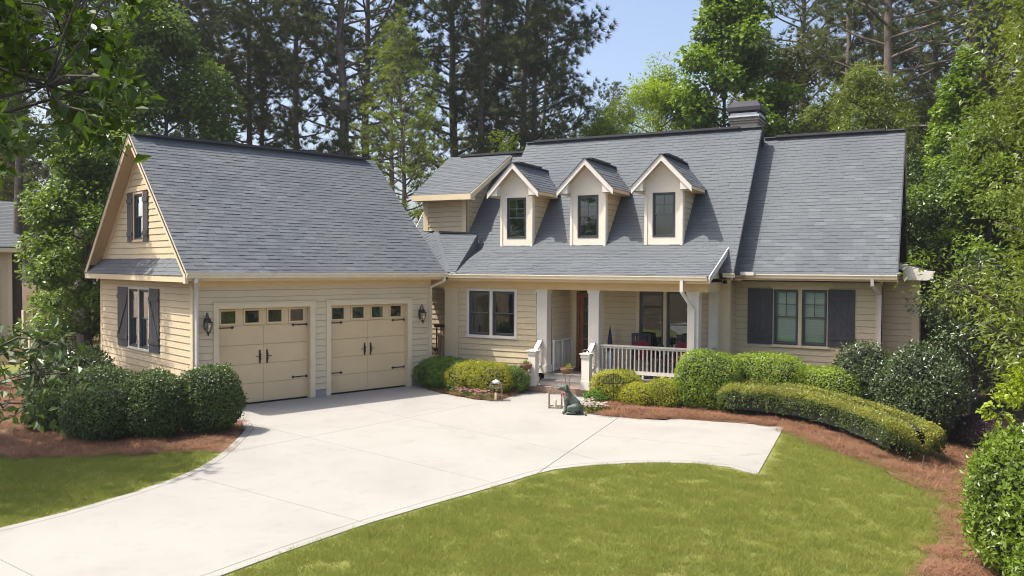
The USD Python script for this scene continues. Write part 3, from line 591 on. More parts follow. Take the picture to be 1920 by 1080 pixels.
# porch eave: gutter, fascia, beam, ceiling
gutter((-13.68, PY, 3.465), (-5.53, PY, 3.465), (0, -1, 0)); add(H, 'fascia_board', WORLD.box(-13.7, -5.5, PY+0.002, PY+0.028, 3.27, 3.44), M_fascia)
add(H, 'gutter_corner', [bar(CX+[-0.02, -0.02, 0.005], CX+[0.16, 0.05, 0.005], 0.2, 0.03)], M_white)
add(H, 'soffit', WORLD.box(-14.6, -5.55, PY+0.03, 22.93, 3.285, 3.305), M_fascia)
add(H, 'porch_beam', [WORLD.box(-15.2, -5.62, 22.93, 23.02, 3.03, 3.40), WORLD.box(-15.2, -5.62, 23.02, 23.30, 3.045, 3.40), WORLD.box(-5.92, -5.62, 23.3, 24.75, 3.05, 3.40)], M_fascia)
add(H, 'porch_ceiling', WORLD.box(-10.5, -5.9, 23.30, 24.75, 3.06, 3.09), M_soffit)
gutter((-5.47, 24.12, 3.555), (-5.14, 24.12, 3.55), (0, -1, 0)); gutter((-5.0, 24.87, 3.532), (-0.967, 24.87, 3.532), (0, -1, 0))
add(H, 'gutter_corner', WORLD.box(-5.10, -4.72, 24.62, 24.88, 3.50, 3.60), M_white)
add(H, 'fascia_board', [WORLD.box(-5.45, -0.967, 24.875, 24.90, 3.36, 3.51)], M_fascia)
add(H, 'soffit', [WORLD.box(-5.6, -0.967, 24.902, 25.55, 3.37, 3.395)], M_fascia); add(H, 'soffit', [WORLD.box(-5.6, -5.0, 24.1, 24.90, 3.362, 3.369)], M_fascia)
downspout([(-6.22, 22.44, 3.38), (-6.22, 22.44, 3.05), (-6.02, 22.94, 2.55), (-6.02, 22.94, 0.5)], M_white)
downspout([(-1.58, 24.81, 3.44), (-1.58, 24.85, 3.25), (-1.42, 25.48, 3.0), (-1.42, 25.48, -0.2)], M_white)
# hidden outer walls, so that rooms stay dark
add(H, 'rear_wall', [WORLD.box(-17.0, -1.3, 31.5, 31.7, -0.4, 3.5), Fr((-16.9, 0, 0), (0, 1, 0), (1, 0, 0)).prism(Polygon([(25.6, 0), (31.5, 0), (31.5, 3.9), (28.2, 7.75), (25.6, 4.7)]), -0.1, 0), WORLD.box(-13.75, -13.62, 23.2, 25.0, 0, 3.4), WORLD.box(-17, -13.6, 25.75, 25.8, 0, 4.9)], M_back)
siding(Fr((0, 25.6, 0), (1, 0, 0), (0, -1, 0)), sbox(-16.9, 0.4, -13.75, 4.6), label='siding seen behind the breezeway')
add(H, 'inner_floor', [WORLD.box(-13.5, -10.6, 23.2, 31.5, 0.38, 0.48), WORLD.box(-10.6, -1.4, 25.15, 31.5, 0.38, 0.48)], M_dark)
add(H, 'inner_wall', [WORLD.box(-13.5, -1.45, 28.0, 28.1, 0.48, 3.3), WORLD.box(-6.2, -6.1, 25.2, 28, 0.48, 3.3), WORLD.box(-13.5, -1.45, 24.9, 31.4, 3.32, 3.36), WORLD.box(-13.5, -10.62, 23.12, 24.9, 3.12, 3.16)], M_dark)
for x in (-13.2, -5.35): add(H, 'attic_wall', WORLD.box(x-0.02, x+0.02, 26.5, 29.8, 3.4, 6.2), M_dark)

# connector roof between the garage and the house
c0 = np.array([-13.71, 22.53, 3.52]); L1 = np.array([-15.41, 24.47, 4.87]); R1 = np.array([-14.16, 25.21, 4.83]); L0 = np.array([-16.1, 24.4, 4.85]); K0 = G(16.36, -20.56, 3.46)
for nm, pts in (('connector_roof', [K0, c0, L1, L0]), ('connector_roof', [c0, c0+np.array([0.24, 0.02, 0.02]), R1, L1])):
    # fit: eave direction, slope through the ridge end
    S = Slope(pts[0], (pts[1]-pts[0]) if nm != '' else 0, pts[2]-pts[0])
    if nm == 'connector_roof' and pts[0] is c0: S = Slope(c0, (L1-R1)*-1*np.array([1, 1, 0.0])+np.array([0, 0, 0.0]), (L1+R1)/2-c0)
    pl = Polygon([S.uv(p) for p in pts]).buffer(0)
    r = add(H, nm, S.prism(pl, -0.1, -0.004), M_deck)
    sv, us = pl.bounds[1], (pl.bounds[0], pl.bounds[2])
    while sv < pl.bounds[3]:
        u = us[0]-rngR.uniform(0, .3)
        while u < us[1]:
            wd = rngR.uniform(0.17, 0.42); t = 0.010+(0.006 if rngR.random() < .35 else 0); q = pl.intersection(sbox(u, sv, u+wd-.003, sv+EXPO+.05)); b0 = sv
            if q.area > 2e-3:
                m = S.prism(q, -0.002, 0, depth=lambda h: t+(0.002-t)*np.clip((h-b0)/(EXPO+.05), 0, 1)); PIECES.append((pxsize(m[0]), r, 'shingle', m, M_single[1]))
            u += wd
        sv += EXPO
add(H, 'valley_flashing', bar(c0+[0, 0, 0.01], L1+[0, 0, 0.01], 0.16, 0.012), M_roof)
add(H, 'ridge_cap', [bar(L0+[0, 0, 0.02], L1+[-0.1, 0, 0.03], 0.22, 0.05), bar(L1+[0.1, 0.05, 0.03], R1+[0, 0, 0.02], 0.22, 0.05)], M_vent)
add(H, 'connector_side', (np.array([c0+[0.23, 0.02, 0], R1, R1+[0, 0, -0.5], c0+[0.6, 1.6, 0.3], c0+[0.2, 0.05, -0.05]]), np.array([[0, 1, 2], [0, 2, 3], [0, 3, 4]])), M_roof)

# raised box on the left wing
bE, bk = 6.22, (WR-6.22)/(28.2-25.0)
siding(F_box, sbox(-16.55, 4.70, -14.78, 6.2), label='sided front of the raised box above the connector', z0=4.76)
FBR = F_boxR
siding(FBR, Polygon([(25.5, WE+wk*(25.5-24.45)-0.1), (25.5, bE+bk*0.5-0.06), (28.2, WR-0.04), (28.2, WR-0.1)]), label='sloping side wall of the raised box', z0=4.58)
add(H, 'corner_board', F_box.box(-16.57, -16.37, 0.004, 0.03, 4.75, 6.2), M_trim); add(H, 'corner_board', F_box.box(-14.96, -14.75, 0.004, 0.03, 4.75, 6.25), M_trim); add(H, 'corner_board', FBR.box(25.47, 25.6, 0.004, 0.03, 4.65, 6.3), M_trim)
roof('box_roof', [(-16.75, 25.0, bE), (-14.35, 25.0, bE), (-14.35, 28.2, WR+0.03), (-17.15, 28.2, WR+0.03)], rngR, thick=0.08, label='low pitched roof over the raised box')
add(H, 'box_fascia', [WORLD.box(-16.75, -14.32, 24.965, 24.998, bE-0.2, bE-0.005), board_along((-14.35, 25.0, bE-0.003), (-14.35, 28.2, WR), 0.2, 0.03, (1, 0, 0)), WORLD.box(-14.75, -14.315, 24.97, 25.25, bE-0.21, bE-0.02)], M_trim)
add(H, 'soffit', [WORLD.box(-16.75, -14.36, 25.0, 25.5, bE-0.2, bE-0.18)], M_soffit)
add(H, 'ridge_vent', bar((-16.6, 28.2, WR+0.06), (-13.8, 28.2, WR+0.06), 0.3, 0.07), M_vent)

# dormers
for x0, x1, gl in ((-13.08, -11.92, False), (-10.54, -9.36, 'light'), (-8.05, -6.89, 'light')):
    yF = 24.86; xc = (x0+x1)/2; zE, zP = 6.16, 7.13; ov = 0.36; kk = (zP-zE)/((x1-x0)/2+ov)
    fr = Fr((0, yF, 0), (1, 0, 0), (0, -1, 0)); wz0, wz1 = 4.65, 6.0; wx0, wx1 = xc-0.35, xc+0.35
    zsh = zE+kk*ov-0.09
    fp = Polygon([(x0, 4.22), (x1, 4.22), (x1, zsh), (xc, zP-0.1), (x0, zsh)]).difference(sbox(wx0, wz0, wx1, wz1))
    d = add(H, 'dormer', fr.prism(fp, -0.12, 0), M_stucco, label='left dormer' if x0 < -12 else 'middle dormer' if x0 < -9 else 'right dormer')
    # casing lines on the face
    add(d, 'corner_board', [fr.box(x0-0.012, x0+0.06, 0.0015, 0.016, 4.22, zsh-0.03)], M_stucco); add(d, 'corner_board', [fr.box(x1-0.06, x1+0.012, 0.0015, 0.016, 4.22, zsh-0.03)], M_stucco)
    window(fr, wx0, wx1, wz0, wz1, grid=gl or 'light', deep=0.05)
    for xs, o in ((x0, -1), (x1, 1)):
        fs = Fr((xs, 0, 0), (0, 1, 0), (o, 0, 0)); yb = 24.15+(zsh-ME)/mk
        siding(fs, Polygon([(yF+0.122, ME+mk*(yF+0.122-24.15)-0.06), (yF+0.122, zsh), (yb, zsh)]), z0=4.30)
        add(d, 'corner_board', fs.box(yF+0.001, yF+0.14, -0.05, 0.03, 4.22, zsh-0.01), M_stucco)
    yr = 24.15+(zP-ME)/mk; ye = 24.15+(zE-ME)/mk
    for o in (-1, 1):
        e = xc+o*((x1-x0)/2+ov); pts = [(e, yF-0.30, zE), (e, ye, zE), (xc, yr, zP), (xc, yF-0.30, zP)]
        if o < 0: pts = [pts[1], pts[0], pts[3], pts[2]]
        roof('dormer_roof', pts, rngR, thick=0.06)
        add(d, 'rake_board', board_along((e, yF-0.30, zE-0.004), (xc, yF-0.30, zP-0.004), 0.19, 0.035, (0, -1, 0)), M_white)
        add(d, 'drip_edge', board_along((e+o*0.02, yF-0.335, zE+0.018), (xc, yF-0.335, zP+0.028), 0.028, 0.02, (0, -1, 0)), M_vent)
        add(d, 'soffit', board_along((e-o*0.03, yF-0.298, zE-0.10), (xc, yF-0.298, zP-0.13), 0.02, 0.30, (0, 1, 0)), M_soffit)
        add(d, 'eave_fascia', [WORLD.box(min(e, e-o*0.03), max(e, e-o*0.03), yF-0.30, ye-0.25, zE-0.13, zE-0.006), WORLD.box(min(xc+o*(x1-x0)/2, e), max(xc+o*(x1-x0)/2, e), yF-0.295, ye-0.2, zE-0.128, zE-0.11)], M_fascia)
        xw = xc+o*(x1-x0)/2; add(d, 'eave_return', fr.prism(Polygon([(e-o*0.03, zE-0.127), (xw, zE-0.127), (xw, zE+kk*ov-0.10)]), 0.004, 0.295), M_white)
    add(d, 'ridge_vent', bar((xc, yF-0.0, zP+0.035), (xc, yr-0.6, zP+0.035), 0.24, 0.06), M_vent); add(d, 'ridge_cap', bar((xc, yF-0.30, zP+0.012), (xc, yr, zP+0.012), 0.2, 0.025), M_roof)

# chimney
ch = add(H, 'chimney', WORLD.box(-6.5, -5.58, 29.45, 30.5, 6.0, 8.80), M_chim, label='stuccoed chimney with dark metal cap behind the ridge')
for k, (g, z0, z1, m, nm) in enumerate(((0.03, 8.72, 8.80, M_chim, 'cornice'), (0.07, 8.80, 8.88, M_chim, 'cornice'), (0.10, 8.88, 8.92, M_vent, 'cornice'), (0.06, 8.92, 9.06, M_silver, 'chimney_collar'), (0.02, 9.06, 9.14, M_dark, 'cap_gap'))):
    add(ch, nm, WORLD.box(-6.5-g, -5.58+g, 29.45-g, 30.5+g, z0, z1), m)
b = [(-6.60, 29.35), (-5.48, 29.35), (-5.48, 30.6), (-6.60, 30.6)]; t_ = [(-6.45, 29.6), (-5.63, 29.6), (-5.63, 30.35), (-6.45, 30.35)]
v = np.array([(x, y, 9.13) for x, y in b]+[(x, y, 9.27) for x, y in b]); v2 = np.array([(x, y, 9.27) for x, y in b]+[(x, y, 9.5) for x, y in t_])
add(ch, 'chimney_cap', [(v, HEX), (v2, HEX)], M_capmetal)
for x in (-6.53, -5.55):
    for y in (29.42, 30.53): add(ch, 'cap_post', WORLD.box(x-0.03, x+0.03, y-0.03, y+0.03, 9.0, 9.15), M_capmetal)
# ------------------------------------------------------------------ porch: floor, steps, columns, rails, door
FZ = 0.5
pf = add(H, 'porch_floor', [WORLD.box(-10.5, -5.62, 23.0, 24.75, 0.36, FZ-0.03)], M_white)
n = int((24.75-22.92)/0.14)
for i in range(34):
    x = -10.5+i*0.1435
    add(pf, 'floor_board', WORLD.box(x+0.003, x+0.1395, 22.90, 24.75, FZ-0.029, FZ), M_porch)
add(H, 'porch_skirt', [WORLD.box(-8.95, -5.62, 22.94, 22.98, 0.06, FZ-0.03)], M_white)
add(H, 'porch_skirt_cap', WORLD.box(-8.95, -5.62, 22.91, 22.939, 0.30, 0.325), M_white)
add(H, 'porch_skirt', [WORLD.box(-5.66, -5.62, 22.98, 24.75, 0.06, FZ-0.03)], M_white)
st = add(H, 'porch_steps', [WORLD.box(-10.55, -9.10, 22.62, 23.0, 0.175, 0.31), WORLD.box(-10.55, -9.10, 22.93, 22.99, 0.31, FZ-0.03)], M_white)
for z, y in ((0.34, 22.58), (FZ, 22.885)): add(st, 'tread', WORLD.box(-10.56, -9.09, y, y+0.36 if z < 0.4 else y+0.10, z-0.03, z-0.0005 if z < .4 else z+0.002), M_porch)
land = add(H, 'brick_landing', WORLD.box(-11.02, -8.78, 22.32, 22.96, -0.1, 0.163), M_mortar)
for i in range(10):
    x0 = -11.02+i*0.224
    for j in range(2): add(land, 'brick', WORLD.box(x0+0.006, x0+0.218, 22.308, 22.36, 0.012+j*0.075, 0.012+j*0.075+0.066), M_brick)
    add(land, 'brick', WORLD.box(x0+0.006, x0+0.218, 22.312, 22.62, 0.164, 0.176), M_brick)

def column(x0, x1, y0, y1, z0, z1, m=M_white, label=None):
    c = add(H, 'porch_column', WORLD.box(x0, x1, y0, y1, z0, z1), m, label=label)
    g = 0.025
    add(c, 'column_base', [WORLD.box(x0-g, x1+g, y0-g, y1+g, z0, z0+0.22), WORLD.box(x0-g*0.5, x1+g*0.5, y0-g*.5, y1+g*.5, z0+0.2201, z0+0.25)], m)
    add(c, 'capital', [WORLD.box(x0-g, x1+g, y0-g, y1+g, z1-0.09, z1-0.002), WORLD.box(x0-g*0.5, x1+g*0.5, y0-g*.5, y1+g*.5, z1-0.12, z1-0.0901)], m)
    add(c, 'neck_band', WORLD.box(x0-0.012, x1+0.012, y0-0.012, y1+0.012, z1-0.52, z1-0.49), m)
    return c
column(-10.84, -10.50, 22.97, 23.31, 0.49, 3.045, label='porch column at the left of the steps')
column(-9.16, -8.83, 22.97, 23.29, 0.50, 3.045, label='porch column at the right of the steps')
column(-6.20, -5.88, 22.97, 23.29, 0.50, 3.045, label='porch column at the right corner')
add(H, 'pilaster', WORLD.box(-5.98, -5.72, 24.52, 24.745, 0.5, 3.05), M_white)
column(-14.12, -13.61, 22.985, 23.36, 0.3, 3.04, M_trim, 'breezeway column beside the garage')

def railing(p, q, ztop, zbot, nb, m=M_white, name='railing', posts=0):
    p, q = np.array(p, float), np.array(q, float); d = (q-p)/np.linalg.norm(q-p)
    L = np.linalg.norm(q-p); P = lambda t, z: np.array([*(p+d*t)[:2], z])
    r = add(H, name, [bar(P(0, ztop), P(L, ztop), 0.12, 0.045), bar(P(0, ztop-0.05), P(L, ztop-0.05), 0.06, 0.055)], m)
    add(r, 'bottom_rail', bar(P(0, zbot), P(L, zbot), 0.06, 0.11), m)
    for i in range(nb):
        t = L*(i+0.5)/nb; add(r, 'baluster', bar(P(t, zbot+0.056), P(t, ztop-0.078), 0.036), m)
    for i in range(posts):
        t = L*(i+0.6)/(posts+0.2); add(r, 'foot_block', bar(P(t, FZ), P(t, zbot-0.056), 0.05), m)
    return r
railing((-8.82, 23.12, 0), (-6.21, 23.12, 0), 1.42, 0.66, 21, posts=3)
railing((-5.80, 23.3, 0), (-5.80, 24.5, 0), 1.40, 0.66, 9)
railing((-15.2, 24.3, 0), (-14.1, 23.4, 0), 1.40, 0.6, 9, M_trim, 'breezeway_railing')
railing((-15.9, 25.2, 0), (-14.3, 25.2, 0), 1.62, 0.75, 9, M_rail_brown, 'deck_railing')
add(H, 'deck_post', WORLD.box(-15.02, -14.82, 25.3, 25.5, 0.4, 3.2), M_white)
add(H, 'breezeway_floor', WORLD.box(-17.0, -13.76, 23.4, 25.58, 0.2, 0.4), M_porch)
# newel posts and sloping stair rails
for x, y in ((-10.70, 22.46), (-8.98, 22.44)):
    nw = add(H, 'newel_post', WORLD.box(x-0.12, x+0.12, y-0.12, y+0.12, 0.17, 1.14), M_white)
    add(nw, 'newel_cap', [WORLD.box(x-0.165, x+0.165, y-0.165, y+0.165, 1.19, 1.225), WORLD.box(x-0.14, x+0.14, y-0.14, y+0.14, 1.10, 1.189)], M_white)
    add(nw, 'newel_base', WORLD.box(x-0.14, x+0.14, y-0.14, y+0.14, 0.165, 0.42), M_white)
    a, b = np.array([x, y+0.12, 1.19]), np.array([x, 22.99, 1.52])
    r = add(H, 'stair_rail', [bar(a, b, 0.14, 0.05), bar(a-[0, 0, .05], b-[0, 0, .05], 0.06, 0.05)], M_white)
    add(r, 'bottom_rail', bar(a-[0, 0, 0.73], b-[0, 0, 0.73], 0.05, 0.06), M_white)
    for k in range(4):
        c = a+(b-a)*(k+0.6)/4.2; add(r, 'baluster', bar(c-[0, 0, 0.71], c-[0, 0, 0.07], 0.034), M_white)
    if x > -10:
        add(nw, 'scroll', [tube([(x-0.09+0.22*math.cos(t)*0.5+0.05, y, 1.235+0.085*math.sin(t)) for t in np.linspace(0, math.pi, 9)], 0.02, 6)], M_iron)
# front door
fd = add(H, 'front_door', [F_por.box(-10.17, -10.05, -0.10, -0.05, 0.52, 2.9), F_por.box(-9.67, -9.56, -0.10, -0.05, 0.52, 2.9), F_por.box(-10.05, -9.67, -0.10, -0.05, 0.52, 0.95), F_por.box(-10.05, -9.67, -0.10, -0.05, 2.76, 2.9)] +
         [F_por.box(-10.05, -9.67, -0.095, -0.055, z-0.025, z+0.025) for z in (1.42, 1.90, 2.36)], M_wood, label='stained wooden front door with glazed panels')
for z0, z1 in ((0.95, 1.395), (1.445, 1.875), (1.925, 2.335), (2.385, 2.76)): add(fd, 'pane', F_por.box(-10.05, -9.67, -0.08, -0.072, z0, z1), M_glass)
add(fd, 'handle', [F_por.box(-9.64, -9.60, -0.05, -0.035, 1.35, 1.62), tube([F_por.w(-9.62, -0.035, 1.40), F_por.w(-9.62, 0.03, 1.42), F_por.w(-9.62, 0.03, 1.55), F_por.w(-9.62, -0.035, 1.58)], 0.012, 6)], M_iron)
add(H, 'door_casing', [F_por.box(-10.40, -10.26, -0.02, 0.03, 0.5, 3.0), F_por.box(-9.48, -9.31, -0.02, 0.03, 0.5, 3.0), F_por.box(-10.26, -9.48, -0.02, 0.03, 2.95, 3.05)], M_trim)
add(H, 'door_jamb', [F_por.box(-10.26, -10.17, -0.13, 0.004, 0.5, 2.95)], M_wood); add(H, 'door_jamb', [F_por.box(-9.56, -9.475, -0.13, 0.004, 0.5, 2.95)], M_trim)
emit('siding_board', ('siding_boards',)); emit('shingle', ('shingles', M_roof.GetPath()))

# ------------------------------------------------------------------ things on and round the house
def lantern(a, z, label):
    base = G(a, -20.97, 0); base[2] = z
    t = thing('wall_lantern', label, 'wall lamp', base, group='coach lamps beside the garage doors')
    o = base+gv*0.02; P = lambda n, h, s=0.0: base+gv*n+gu*s+np.array([0, 0, h])
    def oval(n0, n1, ra, rh, h0, k=14):
        ang = np.linspace(0, 2*np.pi, k, endpoint=False); v = [P(nn, h0+rh*math.sin(x), ra*math.cos(x)) for nn in (n0, n1) for x in ang]+[P(n0, h0), P(n1, h0)]
        f = [[i, (i+1) % k, k+(i+1) % k] for i in range(k)]+[[i, k+(i+1) % k, k+i] for i in range(k)]+[[2*k+1, k+i, k+(i+1) % k] for i in range(k)]
        return np.array(v), np.array(f)
    add(t, 'back_plate', oval(0.022, 0.045, 0.055, 0.16, 0.02), M_iron)
    add(t, 'arm', [tube([P(0.04, 0.10), P(0.06, 0.24), P(0.11, 0.315), P(0.17, 0.30), P(0.185, 0.22)], 0.013, 6), tube([P(0.06, 0.24), P(0.10, 0.21), P(0.13, 0.24), P(0.11, 0.28)], 0.008, 5)], M_iron)
    c = P(0.185, 0)
    add(t, 'roof', lathe([(0.0, 0.235), (0.02, 0.23), (0.025, 0.19), (0.06, 0.16), (0.075, 0.10), (0.12, 0.075), (0.125, 0.06), (0.0, 0.06)], c), M_iron, True)
    add(t, 'glass', lathe([(0.092, 0.058), (0.10, 0.0), (0.075, -0.11), (0.045, -0.165)], c), M_lampglass, True)
    add(t, 'cage', [tube([c+np.array([r*math.cos(x), r*math.sin(x), h]) for r, h in ((0.10, 0.06), (0.106, 0.0), (0.082, -0.11), (0.048, -0.17))], 0.007, 5) for x in np.linspace(0, 2*np.pi, 6, endpoint=False)], M_iron)
    add(t, 'finial', lathe([(0.0, -0.165), (0.055, -0.165), (0.05, -0.20), (0.02, -0.215), (0.028, -0.24), (0.012, -0.265), (0, -0.28)], c), M_iron, True)
    add(t, 'candle', lathe([(0.0, -0.16), (0.012, -0.16), (0.012, -0.04), (0, -0.035)], c, 6), M_candle)
lantern(8.86, 2.17, 'black coach lamp on the wall left of both garage doors')
lantern(15.66, 2.20, 'black coach lamp on the wall between the right garage door and the porch')

# sitting dog statue, one continuous body
import manifold3d as m3
def hullchain(joints, bones, refine=0.022, it=6):
    out = m3.Manifold()
    ball = {k: m3.Manifold.sphere(r, 20).translate([float(c) for c in p]) for k, (p, r) in joints.items()}
    for a, b in bones: out = out+m3.Manifold.batch_hull([ball[a], ball[b]])
    out = out.refine_to_length(refine); q = out.to_mesh(); t = trimesh.Trimesh(np.array(q.vert_properties[:, :3]), np.array(q.tri_verts), process=True)
    trimesh.smoothing.filter_taubin(t, iterations=it); return t
J = dict(rump=((-.20, 0, .15), .13), back=((-.10, 0, .29), .125), chest=((.04, 0, .41), .125), neck=((.085, 0, .54), .085), head=((.12, 0, .645), .088), brow=((.175, 0, .65), .070), muz=((.25, 0, .615), .050), nose=((.295, 0, .615), .035))
bn = [('rump', 'back'), ('back', 'chest'), ('chest', 'neck'), ('neck', 'head'), ('head', 'brow'), ('brow', 'muz'), ('muz', 'nose')]
for s, y in (('l', 1), ('r', -1)):
    J.update({'sh'+s: ((.08, y*.075, .36), .068), 'el'+s: ((.085, y*.085, .20), .042), 'wr'+s: ((.10, y*.085, .06), .033), 'pw'+s: ((.15, y*.088, .03), .033), 'th'+s: ((-.16, y*.10, .17), .105), 'kn'+s: ((.0, y*.135, .17), .058), 'ho'+s: ((-.13, y*.14, .05), .042), 'hp'+s: ((.05, y*.145, .03), .034),
              'e0'+s: ((.10, y*.075, .70), .030), 'e1'+s: ((.085, y*.108, .63), .030), 'e2'+s: ((.10, y*.112, .565), .024)})
    bn += [('chest', 'sh'+s), ('sh'+s, 'el'+s), ('el'+s, 'wr'+s), ('wr'+s, 'pw'+s), ('rump', 'th'+s), ('th'+s, 'kn'+s), ('kn'+s, 'ho'+s), ('ho'+s, 'hp'+s), ('head', 'e0'+s), ('e0'+s, 'e1'+s), ('e1'+s, 'e2'+s)]
J.update(t0=((-.30, .02, .07), .035), t1=((-.40, .10, .03), .025), t2=((-.40, .20, .025), .016)); bn += [('rump', 't0'), ('t0', 't1'), ('t1', 't2')]
body = hullchain(J, bn, 0.018, 8)
dg = thing('dog_statue', 'green weathered bronze statue of a sitting dog by the flower edge', 'statue', (-8.22, 19.42, 0.002), math.radians(196), 1.02)
BASE[dg] = np.zeros(3)
add(dg, 'body', body, M_verdigris, True)
add(dg, 'collar', [tube([(.075+.098*math.cos(x)*0.95, .098*math.sin(x), .515+.03*math.cos(x)) for x in np.linspace(0, 2*np.pi, 17)], 0.014, 6, False)], M_ribbon, True)
add(dg, 'bow', [tube([(.17, 0, .53), (.185, .05, .56), (.19, .07, .52), (.172, 0, .53)], 0.012, 5), tube([(.17, 0, .53), (.185, -.05, .56), (.19, -.07, .52), (.172, 0, .53)], 0.012, 5), bar((.175, .01, .52), (.19, .03, .36), 0.035, 0.006), bar((.175, -.01, .52), (.195, -.02, .38), 0.035, 0.006)], M_ribbon)
for y in (1, -1): add(dg, 'eye', lathe([(0, -.011), (.009, -.006), (.011, 0), (.009, .006), (0, .011)], (.212, y*.047, .665), 8), M_iron, True)
add(dg, 'nose_tip', lathe([(0, -.018), (.016, -.01), (.02, 0), (.014, .012), (0, .016)], (.322, 0, .622), 8), M_iron, True)

def garden_lantern(c, w, h, rz, label, dome, m):
    t = thing('garden_lantern', label, 'lantern', c, rz); BASE[t] = np.zeros(3); b = 0.018; k = w/2
    fz = h*0.62
    cor = [(-k, -k), (k, -k), (k, k), (-k, k)]
    add(t, 'base_frame', [bar((*cor[i], b), (*cor[(i+1) % 4], b), b*1.4, b*1.2) for i in range(4)]+[bar((*p, 0), (*p, b), b*1.5) for p in cor], m)
    for p in cor: add(t, 'corner_post', bar((*p, b), (*p, fz), b*1.2), m)
    add(t, 'top_frame', [bar((*cor[i], fz), (*cor[(i+1) % 4], fz), b*1.3) for i in range(4)], m)
    ms = []
    for p in cor:
        ms.append(tube([(p[0]*math.cos(s)**(0.8), p[1]*math.cos(s)**(0.8), fz+(h*0.27)*math.sin(s)) for s in np.linspace(0, 1.45, 7)], b*0.55, 5))
    add(t, 'roof_bars', ms, m)
    if dome: add(t, 'dome', lathe([(0.11*w/0.34, h*0.80), (0.115*w/.34, h*0.83), (0.10*w/.34, h*0.89), (0.05*w/.34, h*0.935), (0.018, h*0.95), (0.018, h*0.975), (0, h*0.985)], (0, 0, 0), 14), M_silver, True)
    add(t, 'ring', tube([(0.03*math.cos(x), 0, h+0.0+0.03*math.sin(x)) for x in np.linspace(0, 2*np.pi, 11)], 0.006, 5), m)
    add(t, 'candle', lathe([(0, b), (0.035, b), (0.035, b+h*0.3), (0, b+h*0.31)], (0, 0, 0), 10), M_candle, True)
    return t
garden_lantern((-10.86, 20.40, 0.0), 0.33, 0.60, 0.5, 'tall open metal lantern with a domed top by the left flowers', True, M_rust)
garden_lantern((-8.93, 20.12, 0.0), 0.33, 0.62, 0.35, 'rusty open frame lantern beside the dog statue', False, M_rust)

def planter(c, hgt, label, sprig, rz=0.0):
    t = thing('basket_planter', label, 'planter', c, rz); BASE[t] = np.zeros(3); r = np.random.default_rng(int(abs(c[0])*100))
    pr = [(0.0, hgt-0.16), (0.10, hgt-0.155), (0.155, hgt-0.11), (0.185, hgt-0.03), (0.195, hgt), (0.175, hgt+0.005), (0.165, hgt-0.03), (0, hgt-0.05)]
    v, f = lathe(pr, (0, 0, 0), 22); v = v+ (meshkit.noise(v*22)[:, None]-0.5)*0.03
    add(t, 'basket', (v, f), M_coco, True)
    for i in range(3):
        x = i*2*np.pi/3+0.5
        add(t, 'leg', tube([(rr*math.cos(x), rr*math.sin(x), z) for rr, z in ((0.185, hgt-0.02), (0.14, hgt-0.16), (0.07, hgt-0.34), (0.075, hgt-0.52), (0.14, hgt-0.72), (0.17, 0.01))], 0.0085, 6), M_rust)
    add(t, 'ring', [tube([(rr*math.cos(x), rr*math.sin(x), z) for x in np.linspace(0, 2*np.pi, 19)], 0.006, 5, False) for rr, z in ((0.19, hgt-0.03), (0.085, hgt-0.50))], M_rust)
    n = 90; p = np.c_[r.normal(0, .06, n)+sprig*0.07, r.normal(0, .05, n), hgt-0.02+np.abs(r.normal(0, .05, n))]
    d = np.c_[r.normal(0, .5, n), r.normal(0, .5, n), r.uniform(.3, 1.2, n)]
    add(t, 'plant', leaves(p, d, r.normal(0, 1, (n, 3)), 0.07, 0.022), L_gold if sprig else L_lowgreen)
# ------------------------------------------------------------------ leaves, shrubs, trees
def leaves(P, D, N, L, W, fold=0.15, droop=0.1):
    """folded leaf blades: base, two shoulders, tip; one island each"""
    n = len(P); D = D/(np.linalg.norm(D, axis=1, keepdims=True)+1e-9); S = np.cross(D, N); S /= np.linalg.norm(S, axis=1, keepdims=True)+1e-9; N = np.cross(S, D)
    L = np.broadcast_to(L, (n,))[:, None]; W = np.broadcast_to(W, (n,))[:, None]
    v = np.stack([P, P+D*L*0.45+S*W/2+N*W*fold, P+D*L-N*L*droop, P+D*L*0.45-S*W/2+N*W*fold], 1).reshape(-1, 3)
    b = (np.arange(n)*4)[:, None]; f = np.stack([b+[[0, 1, 2]], b+[[0, 2, 3]]], 1).reshape(-1, 3)
    return v, f

def unit(r, n): d = r.normal(0, 1, (n, 3)); return d/np.linalg.norm(d, axis=1, keepdims=True)

def superell(d, rx, ry, rz, p):
    """distance along d to a superellipsoid"""
    return (np.abs(d[:, 0]/rx)**p+np.abs(d[:, 1]/ry)**p+np.abs(d[:, 2]/rz)**p)**(-1/p)

